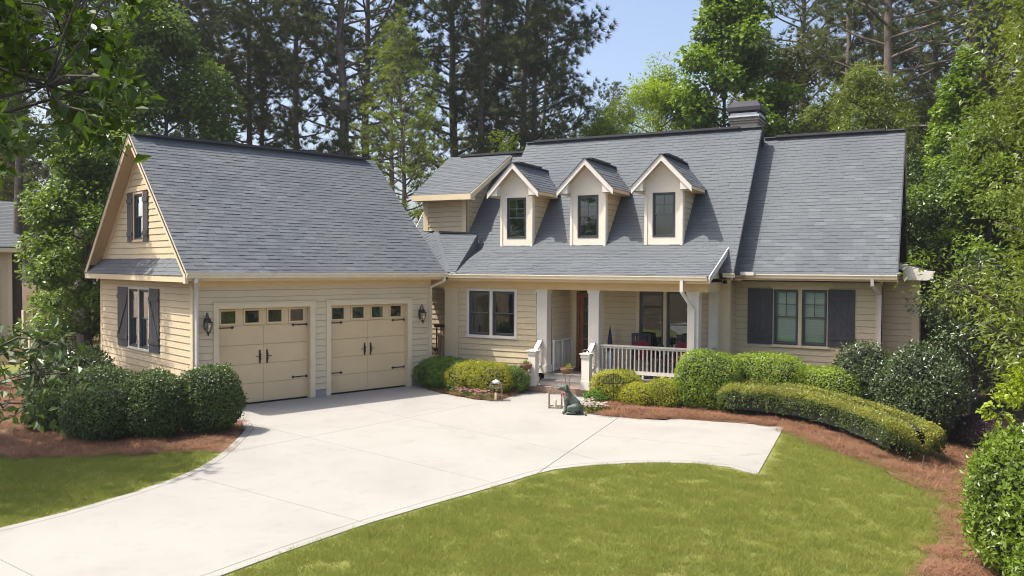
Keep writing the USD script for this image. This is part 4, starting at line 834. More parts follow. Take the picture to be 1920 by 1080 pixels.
def shrub_mesh(r, rx, ry, h, p=2.6, lumps=0.10, n=9000, L=0.055, W=0.03, lumpscale=2.2, zc=0.45, shell=0.16, base=0.0):
    """leaves through the outer shell of a rounded form, and a dark twiggy heart"""
    def radius(d):
        up = np.where(d[:, 2] > 0, h*(1-zc), h*zc)
        k = (np.abs(d[:, 0]/rx)**p+np.abs(d[:, 1]/ry)**p+np.abs(d[:, 2]/up)**p)**(-1/p)
        q = d*np.array([rx, ry, h*0.6]); o = r0
        return k*(1+lumps*2*(meshkit.fbm(q*lumpscale+o, 3)-0.5)+lumps*0.7*(meshkit.noise(q*lumpscale*4+o)-0.5))
    r0 = r.uniform(0, 50, 3); d = unit(r, int(n*1.15)); d = d[d[:, 2] > -0.93][:n]
    # spread evenly over the form rather than over the sphere
    rad = radius(d); ins = np.abs(r.exponential(shell*0.35, len(d)))*np.where(r.random(len(d)) < .12, -0.35, 1)
    P = d*(rad*(1-np.clip(ins/np.maximum(rad, .2), -0.12, 0.7)))[:, None]+[0, 0, h*zc]
    keep = P[:, 2] > base+0.03; P, d = P[keep], d[keep]
    D = d*0.30+unit(r, len(d))*0.85+[0, 0, 0.15]; N = d*1.25+unit(r, len(d))*0.55+[0, 0, 0.45]
    s = r.uniform(0.7, 1.25, len(d))
    ic = trimesh.creation.icosphere(4); cv = np.array(ic.vertices); cr = radius(cv)*0.86-0.03
    cv = cv*np.maximum(cr, .05)[:, None]+[0, 0, h*zc]; cv[:, 2] = np.maximum(cv[:, 2], base+0.02)
    return leaves(P, D, N, L*s, W*s), (cv, np.array(ic.faces))

def shrub(name, label, cat_, c, rx, ry, h, lm, seed, group=None, rz=0.0, stems=True, **kw):
    r = np.random.default_rng(seed); c = np.array([c[0], c[1], float(zt(c[0], c[1]))+0.0])
    t = thing(name, label, cat_, c, rz, group=group); BASE[t] = np.zeros(3)
    lf, core = shrub_mesh(r, rx, ry, h, **kw)
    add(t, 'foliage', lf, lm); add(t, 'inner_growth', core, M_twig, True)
    if stems:
        ms = []
        for k in range(5):
            a = r.uniform(0, 6.28); e = np.array([rx*0.5*math.cos(a), ry*0.5*math.sin(a), h*0.4]); ms.append(tube([(e[0]*0.3, e[1]*0.3, -0.03), e*[0.6, 0.6, 0.5], e], [0.03, 0.022, 0.012], 5))
        add(t, 'stem', ms, M_bark)
    return t

def branchy(r, p0, d0, L, r0, bend=0.25, n=6, lift=0.0):
    pts = [np.array(p0, float)]; d = np.array(d0, float); d /= np.linalg.norm(d)
    for i in range(n):
        d = d+r.normal(0, bend/n*1.6, 3)+[0, 0, lift/n]; d /= np.linalg.norm(d); pts.append(pts[-1]+d*L/n)
    return np.array(pts), np.linspace(r0, r0*0.3, n+1)

def clump_leaves(r, centers, radii, n_each, L, W, updir=0.8, flat=0.75, face=0.65):
    k = len(centers); idx = np.repeat(np.arange(k), n_each); m = len(idx); d = unit(r, m); rr = radii[idx]*np.cbrt(r.uniform(0.12, 1, m))
    off = d*rr[:, None]*[1, 1, flat]; P = centers[idx]+off
    D = d*[1, 1, 0.6]+unit(r, m)*0.7+[0, 0, -0.15]; N = d*face+unit(r, m)*0.55+[0, 0, updir+0.2]
    s = r.uniform(0.65, 1.3, m)
    return leaves(P, D, N, L*s, W*s)

def broadleaf(name, label, cat_, base, seed, Ht, cw, z0, lm, nclump=150, per=130, L=0.17, W=0.11, crad=0.75, bark=None, shape=1.0, group=None, trunk_r=0.17, lean=(0, 0), gap=0.0, top_p=2.0, rz=0.0, gs=0.55):
    """trunk, limbs that carry the crown, and leaf clumps at and between the limb ends"""
    r = np.random.default_rng(seed); t = thing(name, label, cat_, (base[0], base[1], float(zt(base[0], base[1]))-0.05), rz, group=group); BASE[t] = np.zeros(3)
    tp = [np.array([0, 0, 0.0])]; nseg = 9
    for i in range(1, nseg+1):
        q = i/nseg; tp.append(np.array([lean[0]*q+r.normal(0, .09)*q*2, lean[1]*q+r.normal(0, .09)*q*2, Ht*0.93*q]))
    tp = np.array(tp); wood = [tube(tp, trunk_r*(1-0.85*np.linspace(0, 1, nseg+1)**0.8)*np.where(np.arange(nseg+1) == 0, 1.35, 1), 8)]
    cs, rs, limbs = [], [], []
    def at(z): q = np.clip(z/(Ht*0.93)*nseg, 0, nseg-1e-6); i = int(q); return tp[i]+(tp[i+1]-tp[i])*(q-i)
    def half(z):  # crown half width at height z
        q = np.clip((z-z0)/(Ht-z0), 0, 1); return cw*(np.sin(np.pi*np.clip(q*0.86+0.12, 0, 1))**(1/top_p))*(1-0.35*(q**2)*shape)
    nl = max(14, nclump//7); az = r.uniform(0, 6.28)
    for i in range(nl):
        z = z0+(Ht*0.9-z0)*((i+0.5)/nl); az += 2.4+r.normal(0, .3); R = half(min(z+0.1*(Ht-z0), Ht))*r.uniform(.75, 1.08)
        p = at(z*0.96); pts, ra = branchy(r, p, (math.cos(az), math.sin(az), r.uniform(.25, .7)), max(R, .5)*1.02, trunk_r*0.36*(1-0.5*i/nl)+0.012, 0.3, 6, 0.12)
        limbs.append(tube(pts, ra, 5)); m = max(2, int(nclump/nl))
        for k in range(m):
            q = r.uniform(.38, 1.0)**0.7*6; j = min(int(q), 5); c = pts[j]+(pts[j+1]-pts[j])*(q-j)
            o = unit(r, 1)[0]*crad*r.uniform(.3, 1.3)*[1, 1, .7]; cc = c+o+[0, 0, crad*.15]
            if r.random() < 0.6: limbs.append(tube([c, (c+cc)/2+r.normal(0, .05, 3), cc], [0.018, 0.012, 0.006], 4, False))
            if meshkit.noise(cc*gs+seed)[()] < gap: continue
            cs.append(cc); rs.append(crad*r.uniform(.6, 1.2))
    for k in range(max(3, nclump//14)):  # leader
        cs.append(at(Ht*r.uniform(.82, .93))+r.normal(0, .35, 3)+[0, 0, r.uniform(0, .07*Ht)]); rs.append(crad*r.uniform(.6, 1.0))
    add(t, 'trunk', wood, bark or M_bark, True); add(t, 'limbs', limbs, bark or M_bark, True, kind='stuff')
    add(t, 'crown', clump_leaves(r, np.array(cs), np.array(rs), per, L, W), lm)
    return t

def pine(name, label, base, seed, Ht, z0, spread, lm, nbr=64, tufts=17, ln=0.36, needles=30, trunk_r=0.2, wid=0.034, group=None, conic=False, rz=0.0, dead=8):
    """a straight mast, up-curving limbs, tufts of long needles at the twig ends"""
    r = np.random.default_rng(seed); t = thing(name, label, 'pine tree', (base[0], base[1], float(zt(base[0], base[1]))-0.05), rz, group=group); BASE[t] = np.zeros(3)
    n = 12; q = np.linspace(0, 1, n+1); w = np.cumsum(r.normal(0, .055, (n+1, 2)), 0)*(Ht/20); tp = np.c_[w-w[0], q*Ht]
    add(t, 'trunk', tube(tp, trunk_r*(1-0.86*q), 9), M_bark_pine, True)
    def at(z): s = np.clip(z/Ht*n, 0, n-1e-6); i = int(s); return tp[i]+(tp[i+1]-tp[i])*(s-i)
    limbs, C, O = [], [], []; az = 0
    for i in range(nbr):
        f = (i+.5)/nbr; z = z0+(Ht-z0)*f**0.9; az += 2.4+r.normal(0, .4)
        Lb = spread*((1-f)**0.75+.06 if conic else (0.55+0.75*math.sin(math.pi*min(1, f*.85+.08)))*(1-f**4*.75))*r.uniform(.65, 1.15)
        el = r.uniform(-.15, .35)+f*0.5
        pts, ra = branchy(r, at(z), (math.cos(az), math.sin(az), el), Lb, trunk_r*0.22*(1-f*.6)+.012, .3, 6, .35)
        limbs.append(tube(pts, ra, 5)); k = max(3, int(tufts*Lb/spread*1.1))
        for _ in range(k):
            s = r.uniform(.30 if not conic else .15, 1)**.75*6; j = min(int(s), 5); c = pts[j]+(pts[j+1]-pts[j])*(s-j); dd = pts[j+1]-pts[j]; dd /= np.linalg.norm(dd)
            o = (unit(r, 1)[0]+dd*.9+[0, 0, .25])*r.uniform(.15, .75)*min(1, Lb/2.0); e = c+o
            limbs.append(tube([c, e], [.012, .006], 3, False))
            for _ in range(2): C.append(e+r.normal(0, .13, 3)); O.append(o/np.linalg.norm(o)+[0, 0, .35])
    for _ in range(dead):
        z = r.uniform(z0*.45, z0); a = r.uniform(0, 6.28); pts, ra = branchy(r, at(z), (math.cos(a), math.sin(a), r.uniform(-.2, .4)), r.uniform(.5, 1.8), .02, .4, 4); limbs.append(tube(pts, ra, 4))
    add(t, 'limbs', limbs, M_bark_pine, True, kind='stuff')
    C, O = np.array(C), np.array(O); idx = np.repeat(np.arange(len(C)), needles); m = len(idx); d = unit(r, m)*.85+O[idx]*.75; d /= np.linalg.norm(d, axis=1, keepdims=True)
    sd = np.cross(d, unit(r, m)); sd /= np.linalg.norm(sd, axis=1, keepdims=True); L = ln*r.uniform(.7, 1.2, m)[:, None]; P = C[idx]
    v = np.stack([P-sd*wid/2, P+sd*wid/2, P+d*L-[0, 0, .03]], 1).reshape(-1, 3); add(t, 'crown', (v, np.arange(m*3).reshape(-1, 3)), lm)
    return t

def reaching_tree(name, label, base, seed, Ht, targets, lm, L, W, per, spread, trunk_r, mains=8, whorl=False, extra=None):
    """a tree whose limbs carry leafy twigs at given places; targets in world coordinates"""
    r = np.random.default_rng(seed); t = thing(name, label, 'tree', (base[0], base[1], float(zt(*base))-0.05)); B = BASE[t]
    tp = np.array([B+[r.normal(0, .05)*k, r.normal(0, .05)*k, Ht*k/8] for k in range(9)]); add(t, 'trunk', tube(tp, trunk_r*(1-.75*np.linspace(0, 1, 9)), 8), M_bark, True)
    T = np.array(targets); ends = T[r.choice(len(T), mains, replace=False)]; limbs, nodes = [], []
    for e in ends:
        s = tp[min(8, max(2, int((e[2]-B[2])/Ht*8*0.62)))]; q = np.linspace(0, 1, 9)[:, None]; p = s+(e-s)*q+np.array([0, 0, .35])*np.sin(np.pi*q)+r.normal(0, .05, (9, 3))*np.sin(np.pi*q); limbs.append(tube(p, np.linspace(trunk_r*.28, .008, 9), 5)); nodes.append(p[3:])
    nodes = np.vstack(nodes); P, D, N = [], [], []
    for c in T:
        n = nodes[np.argmin(((nodes-c)**2).sum(1))]; m = (n+c)/2+r.normal(0, .06, 3); limbs.append(tube([n, m, c], [.012, .009, .004], 4, False)); ax = c-n; ax /= np.linalg.norm(ax)+1e-6
        for _ in range(3):
            d = ax+unit(r, 1)[0]*.8+[0, 0, -.1]; d /= np.linalg.norm(d); e = c+d*spread*r.uniform(.6, 1.2); limbs.append(tube([c, e], [.005, .003], 3, False))
            k = per//3; u = r.uniform(.1, 1.05, k) if not whorl else r.choice([.5, 1.0], k)+r.uniform(-.06, .06, k)
            P.append(c+(e-c)*u[:, None]+r.normal(0, spread*.10, (k, 3))); D.append(d*.6+unit(r, k)*.85); N.append(unit(r, k)*.55+[0, 0, .9])
    P, D, N = map(np.vstack, (P, D, N)); s = r.uniform(.65, 1.2, len(P)); add(t, 'limbs', limbs, M_bark, True, kind='stuff'); add(t, 'crown', leaves(P, D, N, L*s, W*s, .12, .18), lm)
    return t
def pol(az, dist): a = math.radians(az); return (dist*math.sin(a), dist*math.cos(a))
planter((-9.44, 22.06, 0.0), 0.80, 'coco basket on a wire stand in front of the steps, with a green sprig', 1)
planter((-10.78, 22.12, 0.0), 0.84, 'coco basket on a wire stand by the left newel post', 0)

# safety gate across the porch, left of the door
t = thing('safety_gate', 'white safety gate of upright bars beside the entry side wall', 'gate', (-10.42, 24.0, 0.5))
x = -10.42
add(t, 'gate_frame', [WORLD.box(x-0.02, x+0.02, 23.32, 24.70, 1.42, 1.46), WORLD.box(x-0.02, x+0.02, 23.32, 24.70, 0.56, 0.60), WORLD.box(x-0.022, x+0.022, 23.30, 23.335, 0.52, 1.47), WORLD.box(x-0.022, x+0.022, 24.685, 24.72, 0.52, 1.47), WORLD.box(x-0.021, x+0.021, 23.98, 24.02, 0.6, 1.42)], M_gate)
for k in range(14):
    y = 23.40+k*0.0965
    add(t, 'bar', bar((x, y, 0.6), (x, y, 1.42), 0.013), M_gate)
add(t, 'latch', WORLD.box(x-0.03, x+0.03, 23.29, 23.36, 1.40, 1.48), M_gate)
top('doormat', WORLD.box(-10.1, -9.35, 23.75, 24.55, FZ+0.001, FZ+0.016), M_chair, label='dark mat lying before the front door', category='doormat')

def rocker(c, rz, label):
    t = thing('rocking_chair', label, 'rocking chair', c, rz, group='rocking chairs on the porch'); BASE[t] = np.zeros(3); w = 0.27
    for y in (-w, w):
        s = np.linspace(-0.5, 0.5, 9)
        add(t, 'rocker_runner', tube([(q*0.85, y, 0.02+0.16*q*q) for q in s], 0.022, 6), M_chair)
        add(t, 'leg', bar((0.22, y, 0.03), (0.24, y, 0.62), 0.045), M_chair); add(t, 'leg', bar((-0.22, y, 0.03), (-0.20, y, 0.45), 0.045), M_chair)
        add(t, 'armrest', bar((-0.30, y, 0.64), (0.30, y, 0.63), 0.085, 0.025), M_chair)
        add(t, 'back_post', bar((-0.20, y, 0.40), (-0.40, y, 1.18), 0.045), M_chair)
    add(t, 'seat', [bar((-0.2+k*.09, -w, .42-k*-.004), (-0.2+k*.09, w, .42-k*-.004), .08, .022) for k in range(6)], M_chair)
    for k in range(6):
        y = -w+0.05+k*(2*w-0.1)/5; add(t, 'back_slat', bar((-0.225, y, 0.48), (-0.385, y, 1.12), 0.05, 0.016), M_chair)
    add(t, 'head_rail', [bar((-0.395, -w, 1.15), (-0.395, w, 1.15), 0.05, 0.08), bar((-0.23, -w, 0.47), (-0.23, w, 0.47), 0.04, 0.05)], M_chair)
    b = trimesh.creation.icosphere(3); v = np.array(b.vertices); v = np.sign(v)*np.abs(v)**0.5
    add(t, 'back_cushion', (v*[0.055, 0.23, 0.24]+[-0.235, 0, 0.74], np.array(b.faces)), M_cushion, True); add(t, 'seat_cushion', (v*[0.24, 0.24, 0.045]+[0.03, 0, 0.475], np.array(b.faces)), M_cushion, True)
rocker((-7.90, 24.15, FZ+0.01), math.radians(-70), 'dark rocking chair with red cushion nearest the folded umbrella')
rocker((-6.75, 24.1, FZ+0.01), math.radians(-105), 'dark rocking chair with red cushion near the right porch corner')
t = thing('side_table', 'small dark table between the two rocking chairs', 'table', (-7.33, 24.25, FZ)); BASE[t] = np.zeros(3)
add(t, 'table_top', lathe([(0, .50), (.22, .50), (.225, .515), (.22, .53), (0, .53)], (0, 0, 0), 18), M_chair, True)
for k in range(3): a = k*2.094; add(t, 'leg', bar((.06*math.cos(a), .06*math.sin(a), .5), (.18*math.cos(a), .18*math.sin(a), 0), .03), M_chair)
t = thing('table_lantern', 'small black lantern standing on the porch table', 'lantern', (-7.33, 24.25, FZ+0.531)); BASE[t] = np.zeros(3)
add(t, 'base', lathe([(0, 0), (.09, 0), (.09, .02), (.03, .05), (.025, .16), (.07, .18), (0, .18)], (0, 0, 0), 12), M_iron, True)
add(t, 'glass', lathe([(.065, .18), (.075, .24), (.065, .32)], (0, 0, 0), 12), M_lampglass, True); add(t, 'cap', lathe([(0, .42), (.03, .40), (.10, .34), (.10, .32), (0, .32)], (0, 0, 0), 12), M_iron, True)
t = thing('folded_umbrella', 'folded navy and pale blue umbrella leaning on the porch wall', 'umbrella', (-9.0, 24.4, FZ)); BASE[t] = np.zeros(3)
pr = [(0.0, 0.05), (0.05, 0.10), (0.085, 0.35), (0.075, 0.62)]
v, f = lathe(pr, (0, 0, 0), 18); v = v*np.c_[1+.18*np.sin(np.arctan2(v[:, 1], v[:, 0])*6), 1+.18*np.sin(np.arctan2(v[:, 1], v[:, 0])*6), np.ones(len(v))]
add(t, 'pale_panel', (v, f), M_pale, True)
v, f = lathe([(0.078, 0.615), (0.07, .8), (0.045, 1.1), (0.015, 1.32), (0, 1.34)], (0, 0, 0), 18); v = v*np.c_[1+.18*np.sin(np.arctan2(v[:, 1], v[:, 0])*6), 1+.18*np.sin(np.arctan2(v[:, 1], v[:, 0])*6), np.ones(len(v))]
add(t, 'canopy', (v, f), M_blue, True); add(t, 'pole', tube([(0, 0, 0.0), (0, 0, 1.40)], 0.014, 6), M_iron)
# fan topped plant stake
t = thing('plant_stake', 'black iron stake with a fan-shaped top before the golden bush', 'plant stake', (-7.72, 21.22, 0.0)); BASE[t] = np.zeros(3)
U3 = np.array([0.9, 0.45, 0]); PT = lambda a, z: U3*a+np.array([0, 0, z])
add(t, 'stem', tube([PT(0, -0.1), PT(0, 0.88)], 0.011, 6), M_iron)
arc = [PT(0.27*math.cos(s), 0.60+0.235*math.sin(s)) for s in np.linspace(0.0, math.pi, 15)]
add(t, 'arch', [tube(arc, 0.012, 6), tube([PT(0.27, 0.60), PT(0, 0.575), PT(-0.27, 0.60)], 0.012, 6), tube([PT(0.23*math.cos(s), 0.62+0.17*math.sin(s)) for s in np.linspace(0.1, math.pi-.1, 11)], 0.008, 5)], M_iron)
for k in range(7):
    a = -0.20+k*0.0667; add(t, 'bar', tube([PT(a*0.75, 0.585), PT(a, 0.60+0.235*math.sqrt(max(0, 1-(a/.27)**2))*0.97)], 0.009, 5), M_iron)

# ------------------------------------------------------------------ ground, drive, lawns, beds
xs = np.unique(np.r_[np.linspace(-160, -40, 13), np.linspace(-40, 20, 61), np.linspace(20, 160, 15)]); ys = np.unique(np.r_[np.linspace(-60, -6, 10), np.linspace(-6, 45, 52), np.linspace(45, 220, 18)])
gx, gy = np.meshgrid(xs, ys, indexing='ij'); v = np.stack([gx, gy, zt(gx, gy)-0.09], -1).reshape(-1, 3)
i, j = np.meshgrid(np.arange(len(xs)-1), np.arange(len(ys)-1), indexing='ij'); k = len(ys)
top('ground', (v, np.stack([i*k+j, (i+1)*k+j, (i+1)*k+j+1, i*k+j+1], -1).reshape(-1, 4)), M_ground, True, kind='structure')

left = [(-17, -6), (-14.6, 0), (-13, 3), (-12.0, 5.4), (-11.66, 7.12), (-11.57, 8.04), (-11.6, 9.19), (-11.75, 10.2), (-11.99, 10.99), (-12.37, 11.76), (-12.77, 12.41), (-13.39, 13.35), (-13.95, 14.13), (-14.49, 14.58), (-15.09, 14.87)]
gl = G(9.0, -20.98, 0)[:2]; gr_ = G(16.2, -20.98, 0)[:2]
far = [tuple(gl), tuple(gr_), (-13.7, 21.35), (-13.66, 21.22), (-12.79, 20.73), (-12.25, 20.58), (-11.45, 20.24), (-10.72, 20.26), (-10.84, 21.37), (-11.05, 22.35), (-8.78, 22.40), (-8.28, 21.18), (-8.11, 19.60), (-7.7, 19.63), (-6.98, 19.6), (-5.84, 19.74), (-5.76, 20.03), (-4.8, 20.17), (-3.17, 20.43)]
right = [(-2.87, 15.57), (-3.07, 15.62), (-3.4, 15.77), (-4.06, 15.68), (-4.71, 15.40), (-5.15, 15.09), (-5.79, 14.49), (-6.2, 13.95), (-6.38, 13.4), (-6.5, 12.83), (-6.69, 12.02), (-6.99, 10.87), (-7.23, 9.82), (-7.33, 9.22), (-7.48, 8.11), (-7.57, 7.22), (-8.0, 5), (-9.2, 1.5), (-11, -2.5), (-13, -6)]
drive = Polygon(left+far+right).buffer(0)
dv = thing('driveway', 'pale concrete driveway widening into a parking court before the garage', 'driveway', (-9, 14, 0)); setdata(stage.GetPrimAtPath(dv), kind='structure')
add(dv, 'slab_bed', sheet(drive.buffer(-0.012), -0.022, 1.2), M_joint)
lines = [[(-6.98, 19.7), (-6.33, 13.4)], [(-12.5, 11.8), (-12.07, 13.99), (-11.49, 17.01), (-10.9, 20.3)], [(-14.9, 14.75), (-12.07, 13.99), (-6.3, 12.45)], [(-14.7, 18.03), (-11.49, 17.01), (-6.67, 15.43), (-5.3, 14.8)], [(-12.0, 10.52), (-7.0, 9.67)], [(-6.72, 17.24), (-2.8, 17.43)], [(-11.9, 6.62), (-7.3, 5.8)]]
lines += [list(LineString(left[3:]).offset_curve(-0.16).coords), list(LineString(right[:-1]).offset_curve(-0.17).coords)]
cuts = unary_union([LineString(l).buffer(0.0055 if n != 0 else 0.008, cap_style=2) for n, l in enumerate(lines)])
for g in drive.difference(cuts).geoms:
    if g.area < 0.02: continue
    v, f = arr(sheet(g, 0.0, 1.0)); e = np.vstack([f[:, [0, 1]], f[:, [1, 2]], f[:, [2, 0]]]); key = np.sort(e, 1); _, inv, cnt = np.unique(key, axis=0, return_inverse=True, return_counts=True)
    be = e[cnt[inv.ravel()] == 1]; n0 = len(v); lo = v-[0, 0, 0.14]
    side = np.vstack([np.c_[be[:, 0], be[:, 0]+n0, be[:, 1]], np.c_[be[:, 1], be[:, 0]+n0, be[:, 1]+n0]])
    add(dv, 'slab', (np.vstack([v, lo]), np.vstack([f, side])), M_concrete)

lawnR = Polygon([(-2.87, 15.57), (-3.17, 20.43), (-3.05, 20.0), (-2.57, 19.59), (-1.97, 19.17), (-1.14, 18.71), (-0.30, 18.05), (0.25, 17.45), (0.55, 16.84), (0.62, 15.82), (0.58, 14.85), (0.25, 14.19), (-0.10, 12.46), (-0.5, 10.5), (-0.9, 3), (-8.4, 3), (-8.2, 8), (-7.0, 14), (-5.2, 16), (-3.4, 16.2)]).buffer(0.22).difference(drive)
lawnL = Polygon([(-12.70, 12.35), (-13.54, 11.60), (-14.43, 11.0), (-14.92, 10.42), (-15.6, 9.9), (-17, 9.3), (-20, 8.6), (-24, 8.2), (-24, 2), (-12.0, 2), (-11.0, 7), (-11.5, 11)]).difference(drive)
bedR = Polygon([(-8.11, 19.4), (-3.3, 20.2), (-2.6, 19.3), (-1.5, 18.6), (-0.5, 17.6), (0.1, 16.8), (0.2, 15), (0, 13.5), (-0.4, 11), (-0.8, 6), (5, 6), (9, 20), (5, 27), (-1.4, 26.2), (-1.4, 25), (-5.5, 25), (-5.62, 22.97), (-8.9, 22.9), (-8.7, 22.2)]).difference(drive)
bedB = Polygon([(-14.6, 22.9), (-15.0, 21.6), (-10.5, 20.0), (-10.5, 22.9)]).difference(drive)
gA = G(8.5, -20.9, 0)[:2]; gB = G(8.5, -28.4, 0)[:2]
bedL = Polygon([(-12.5, 12.2), (-13.9, 13.95), (-15.0, 15.0), tuple(G(9.05, -20.9, 0)[:2]), tuple(gA), tuple(gB), (-27, 17), (-26, 8), (-20, 8.4), (-17, 9.1), (-14.9, 10.2), (-13.5, 11.4)]).difference(drive)
top('lawn', sheet(lawnR, -0.016, 0.6), M_lawn, kind='structure'); top('lawn', sheet(lawnL, -0.016, 0.6), M_lawn, kind='structure')
for nm, b in (('pine_straw_bed', bedR), ('pine_straw_bed', bedB), ('pine_straw_bed', bedL)): top(nm, sheet(b, -0.065, 0.3, 0.14, 3), M_straw_bed, True, kind='structure')
nl_ = [pol(-61.5, 27), pol(-56.3, 27), pol(-56.3, 36), pol(-61.5, 36)]
top('lawn', sheet(Polygon(nl_), -0.03, 2), M_lawn, kind='structure')

def scatter(name, label, polys, per_m2, protos, m, seed, zoff, smin, smax, nearpow=0.0, tilt=0.0):
    r = np.random.default_rng(seed); P = []
    for pg in polys:
        x0, y0, x1, y1 = pg.bounds; n = int((x1-x0)*(y1-y0)*per_m2); q = np.c_[r.uniform(x0, x1, n), r.uniform(y0, y1, n)]
        P.append(q[shapely.contains_xy(pg, q[:, 0], q[:, 1])])
    P = np.vstack(P); d = np.c_[P, np.zeros(len(P))]-CAM; w = d@cF; px = np.abs(FPX*(d@cR)/np.maximum(w, .1)); P = P[(w > 1) & (px < 1060)]
    pi = UsdGeom.PointInstancer.Define(stage, '/World/'+name); setdata(pi.GetPrim(), label, name.replace('_', ' '), None, 'stuff')
    for i, pm in enumerate(protos):
        usdkit.mesh(stage, '/World/%s/tuft_%03d' % (name, i), pm, m); pi.CreatePrototypesRel().AddTarget('/World/%s/tuft_%03d' % (name, i))
    n = len(P); z = zt(P[:, 0], P[:, 1])+zoff
    if name == 'pine_straw': z = z+0.14*meshkit.fbm(np.c_[P*1.7, np.full(n, 3)])
    pi.CreatePositionsAttr(Vt.Vec3fArray.FromNumpy(np.c_[P, z].astype(np.float32)))
    a = r.uniform(0, 2*np.pi, n); q = Vt.QuathArray([Gf.Quath(float(math.cos(x/2)), 0.0, 0.0, float(math.sin(x/2))) for x in a]); pi.CreateOrientationsAttr(q)
    s = r.uniform(smin, smax, n); pi.CreateScalesAttr(Vt.Vec3fArray.FromNumpy(np.repeat(s[:, None], 3, 1).astype(np.float32)))
    pi.CreateProtoIndicesAttr(Vt.IntArray.FromNumpy(r.integers(0, len(protos), n).astype(np.int32)))

def tuft(seed, n, rad, h, wd, lean):
    r = np.random.default_rng(seed); a = r.uniform(0, 6.28, n); q = np.sqrt(r.uniform(0, 1, n))*rad; b = np.c_[q*np.cos(a), q*np.sin(a), np.zeros(n)]
    hh = h*r.uniform(.5, 1.2, n); d = np.c_[r.normal(0, lean, (n, 2)), np.ones(n)]; d /= np.linalg.norm(d, axis=1, keepdims=True); s = np.cross(d, unit(r, n)); s /= np.linalg.norm(s, axis=1, keepdims=True)
    v = np.stack([b-s*wd/2, b+s*wd/2, b+d*hh[:, None]+np.c_[r.normal(0, h*.25, (n, 2)), np.zeros(n)]], 1).reshape(-1, 3)
    return v, np.arange(3*n).reshape(-1, 3)
def straw(seed, n, rad, ln, wd, up):
    r = np.random.default_rng(seed); a = r.uniform(0, 6.28, n); q = np.sqrt(r.uniform(0, 1, n))*rad; b = np.c_[q*np.cos(a), q*np.sin(a), r.uniform(0, up, n)]
    d = np.c_[r.normal(0, 1, (n, 2)), r.normal(0.05, .25, n)]; d /= np.linalg.norm(d, axis=1, keepdims=True); s = np.cross(d, [0, 0, 1.0]); s /= np.linalg.norm(s, axis=1, keepdims=True); L = ln*r.uniform(.5, 1.1, n)[:, None]
    v = np.stack([b-d*L/2, b+s*wd/2, b+d*L/2, b-s*wd/2], 1).reshape(-1, 3); k = (np.arange(n)*4)[:, None]
    return v, np.stack([k+[[0, 1, 2]], k+[[0, 2, 3]]], 1).reshape(-1, 3)
scatter('grass', 'short mown grass of the two front lawns', [lawnR.buffer(-0.11), lawnL.buffer(-0.11)], 80, [tuft(50+k, 130, 0.16, 0.055 if k < 4 else 0.085, 0.0065, 0.6) for k in range(5)], M_grass, 5, -0.020, 0.75, 1.25)
scatter('pine_straw', 'loose brown pine straw mulch over the planting beds', [bedR.buffer(-.05), bedB.buffer(-.08), bedL.buffer(-.05)], 34, [straw(70+k, 100, 0.24, 0.20, 0.0058, 0.06) for k in range(5)], M_needles, 6, -0.065, 0.8, 1.3)

edge = drive.intersection(unary_union([bedR, bedB, bedL]).buffer(0.45))
scatter('fallen_needles', 'stray pine needles fallen on the edges of the concrete drive', [edge], 9, [straw(90+k, 9, 0.14, 0.12, 0.004, 0.004) for k in range(4)], M_needles, 9, 0.004, 0.7, 1.2)

# ------------------------------------------------------------------ clipped shrubs and hedges
g1 = 'dark clipped shrubs at the garage corner'
shrub('clipped_shrub', 'large dark clipped shrub at the garage corner, nearest the garage door', 'shrub', (-14.42, 13.45), 0.68, 0.68, 1.46, L_holly, 11, g1, n=15000, L=0.058, W=0.034)
shrub('clipped_shrub', 'large dark clipped shrub touching the corner shrub on its left', 'shrub', (-14.98, 12.5), 0.64, 0.64, 1.42, L_holly, 12, g1, n=14000, L=0.058, W=0.034)
shrub('clipped_shrub', 'lower dark clipped shrub, third from the garage door', 'shrub', (-15.85, 11.85), 0.78, 0.7, 1.12, L_holly, 13, g1, n=14000, L=0.058, W=0.034)
shrub('clipped_shrub', 'lowest dark clipped shrub, leftmost of the row by the garage', 'shrub', (-17.55, 11.9), 0.52, 0.52, 0.88, L_holly, 14, g1, n=9000, L=0.058, W=0.034)
shrub('clipped_shrub', 'dark shrub half hidden behind the leftmost clipped shrub', 'shrub', (-17.6, 13.2), 0.75, 0.85, 1.25, L_holly, 15, g1, n=9000, L=0.06, W=0.036)
shrub('evergreen_shrub', 'tall loose evergreen shrub at the left corner of the garage gable', 'shrub', (-18.9, 13.3), 0.95, 0.9, 1.5, L_camellia, 16, n=12000, L=0.10, W=0.05, lumps=0.25, shell=0.35)
shrub('evergreen_shrub', 'loose glossy shrub in front of the neighbouring walk at far left', 'shrub', (-21.4, 15.0), 1.0, 0.95, 1.45, L_camellia, 17, n=9000, L=0.10, W=0.05, lumps=0.25, shell=0.35)
shrub('low_shrub', 'low green shrub in shade beside the right garage door', 'shrub', (-13.35, 21.75), 1.0, 0.62, 0.92, L_lowgreen, 21, n=15000, L=0.05, W=0.026, lumps=0.13)
shrub('low_shrub', 'sunlit yellow green shrub under the bay window', 'shrub', (-11.95, 21.45), 1.05, 0.68, 0.90, L_gold, 22, n=17000, L=0.05, W=0.026, lumps=0.16)
shrub('low_shrub', 'small green shrub between the bay window and the left newel post', 'shrub', (-11.15, 22.0), 0.5, 0.42, 0.75, L_lowgreen, 23, n=6000, L=0.05, W=0.026, lumps=0.13)
shrub('golden_shrub', 'golden green shrub right of the steps, behind the iron stake', 'shrub', (-7.85, 21.9), 0.72, 0.55, 0.86, L_gold, 24, n=12000, L=0.045, W=0.024, lumps=0.14)
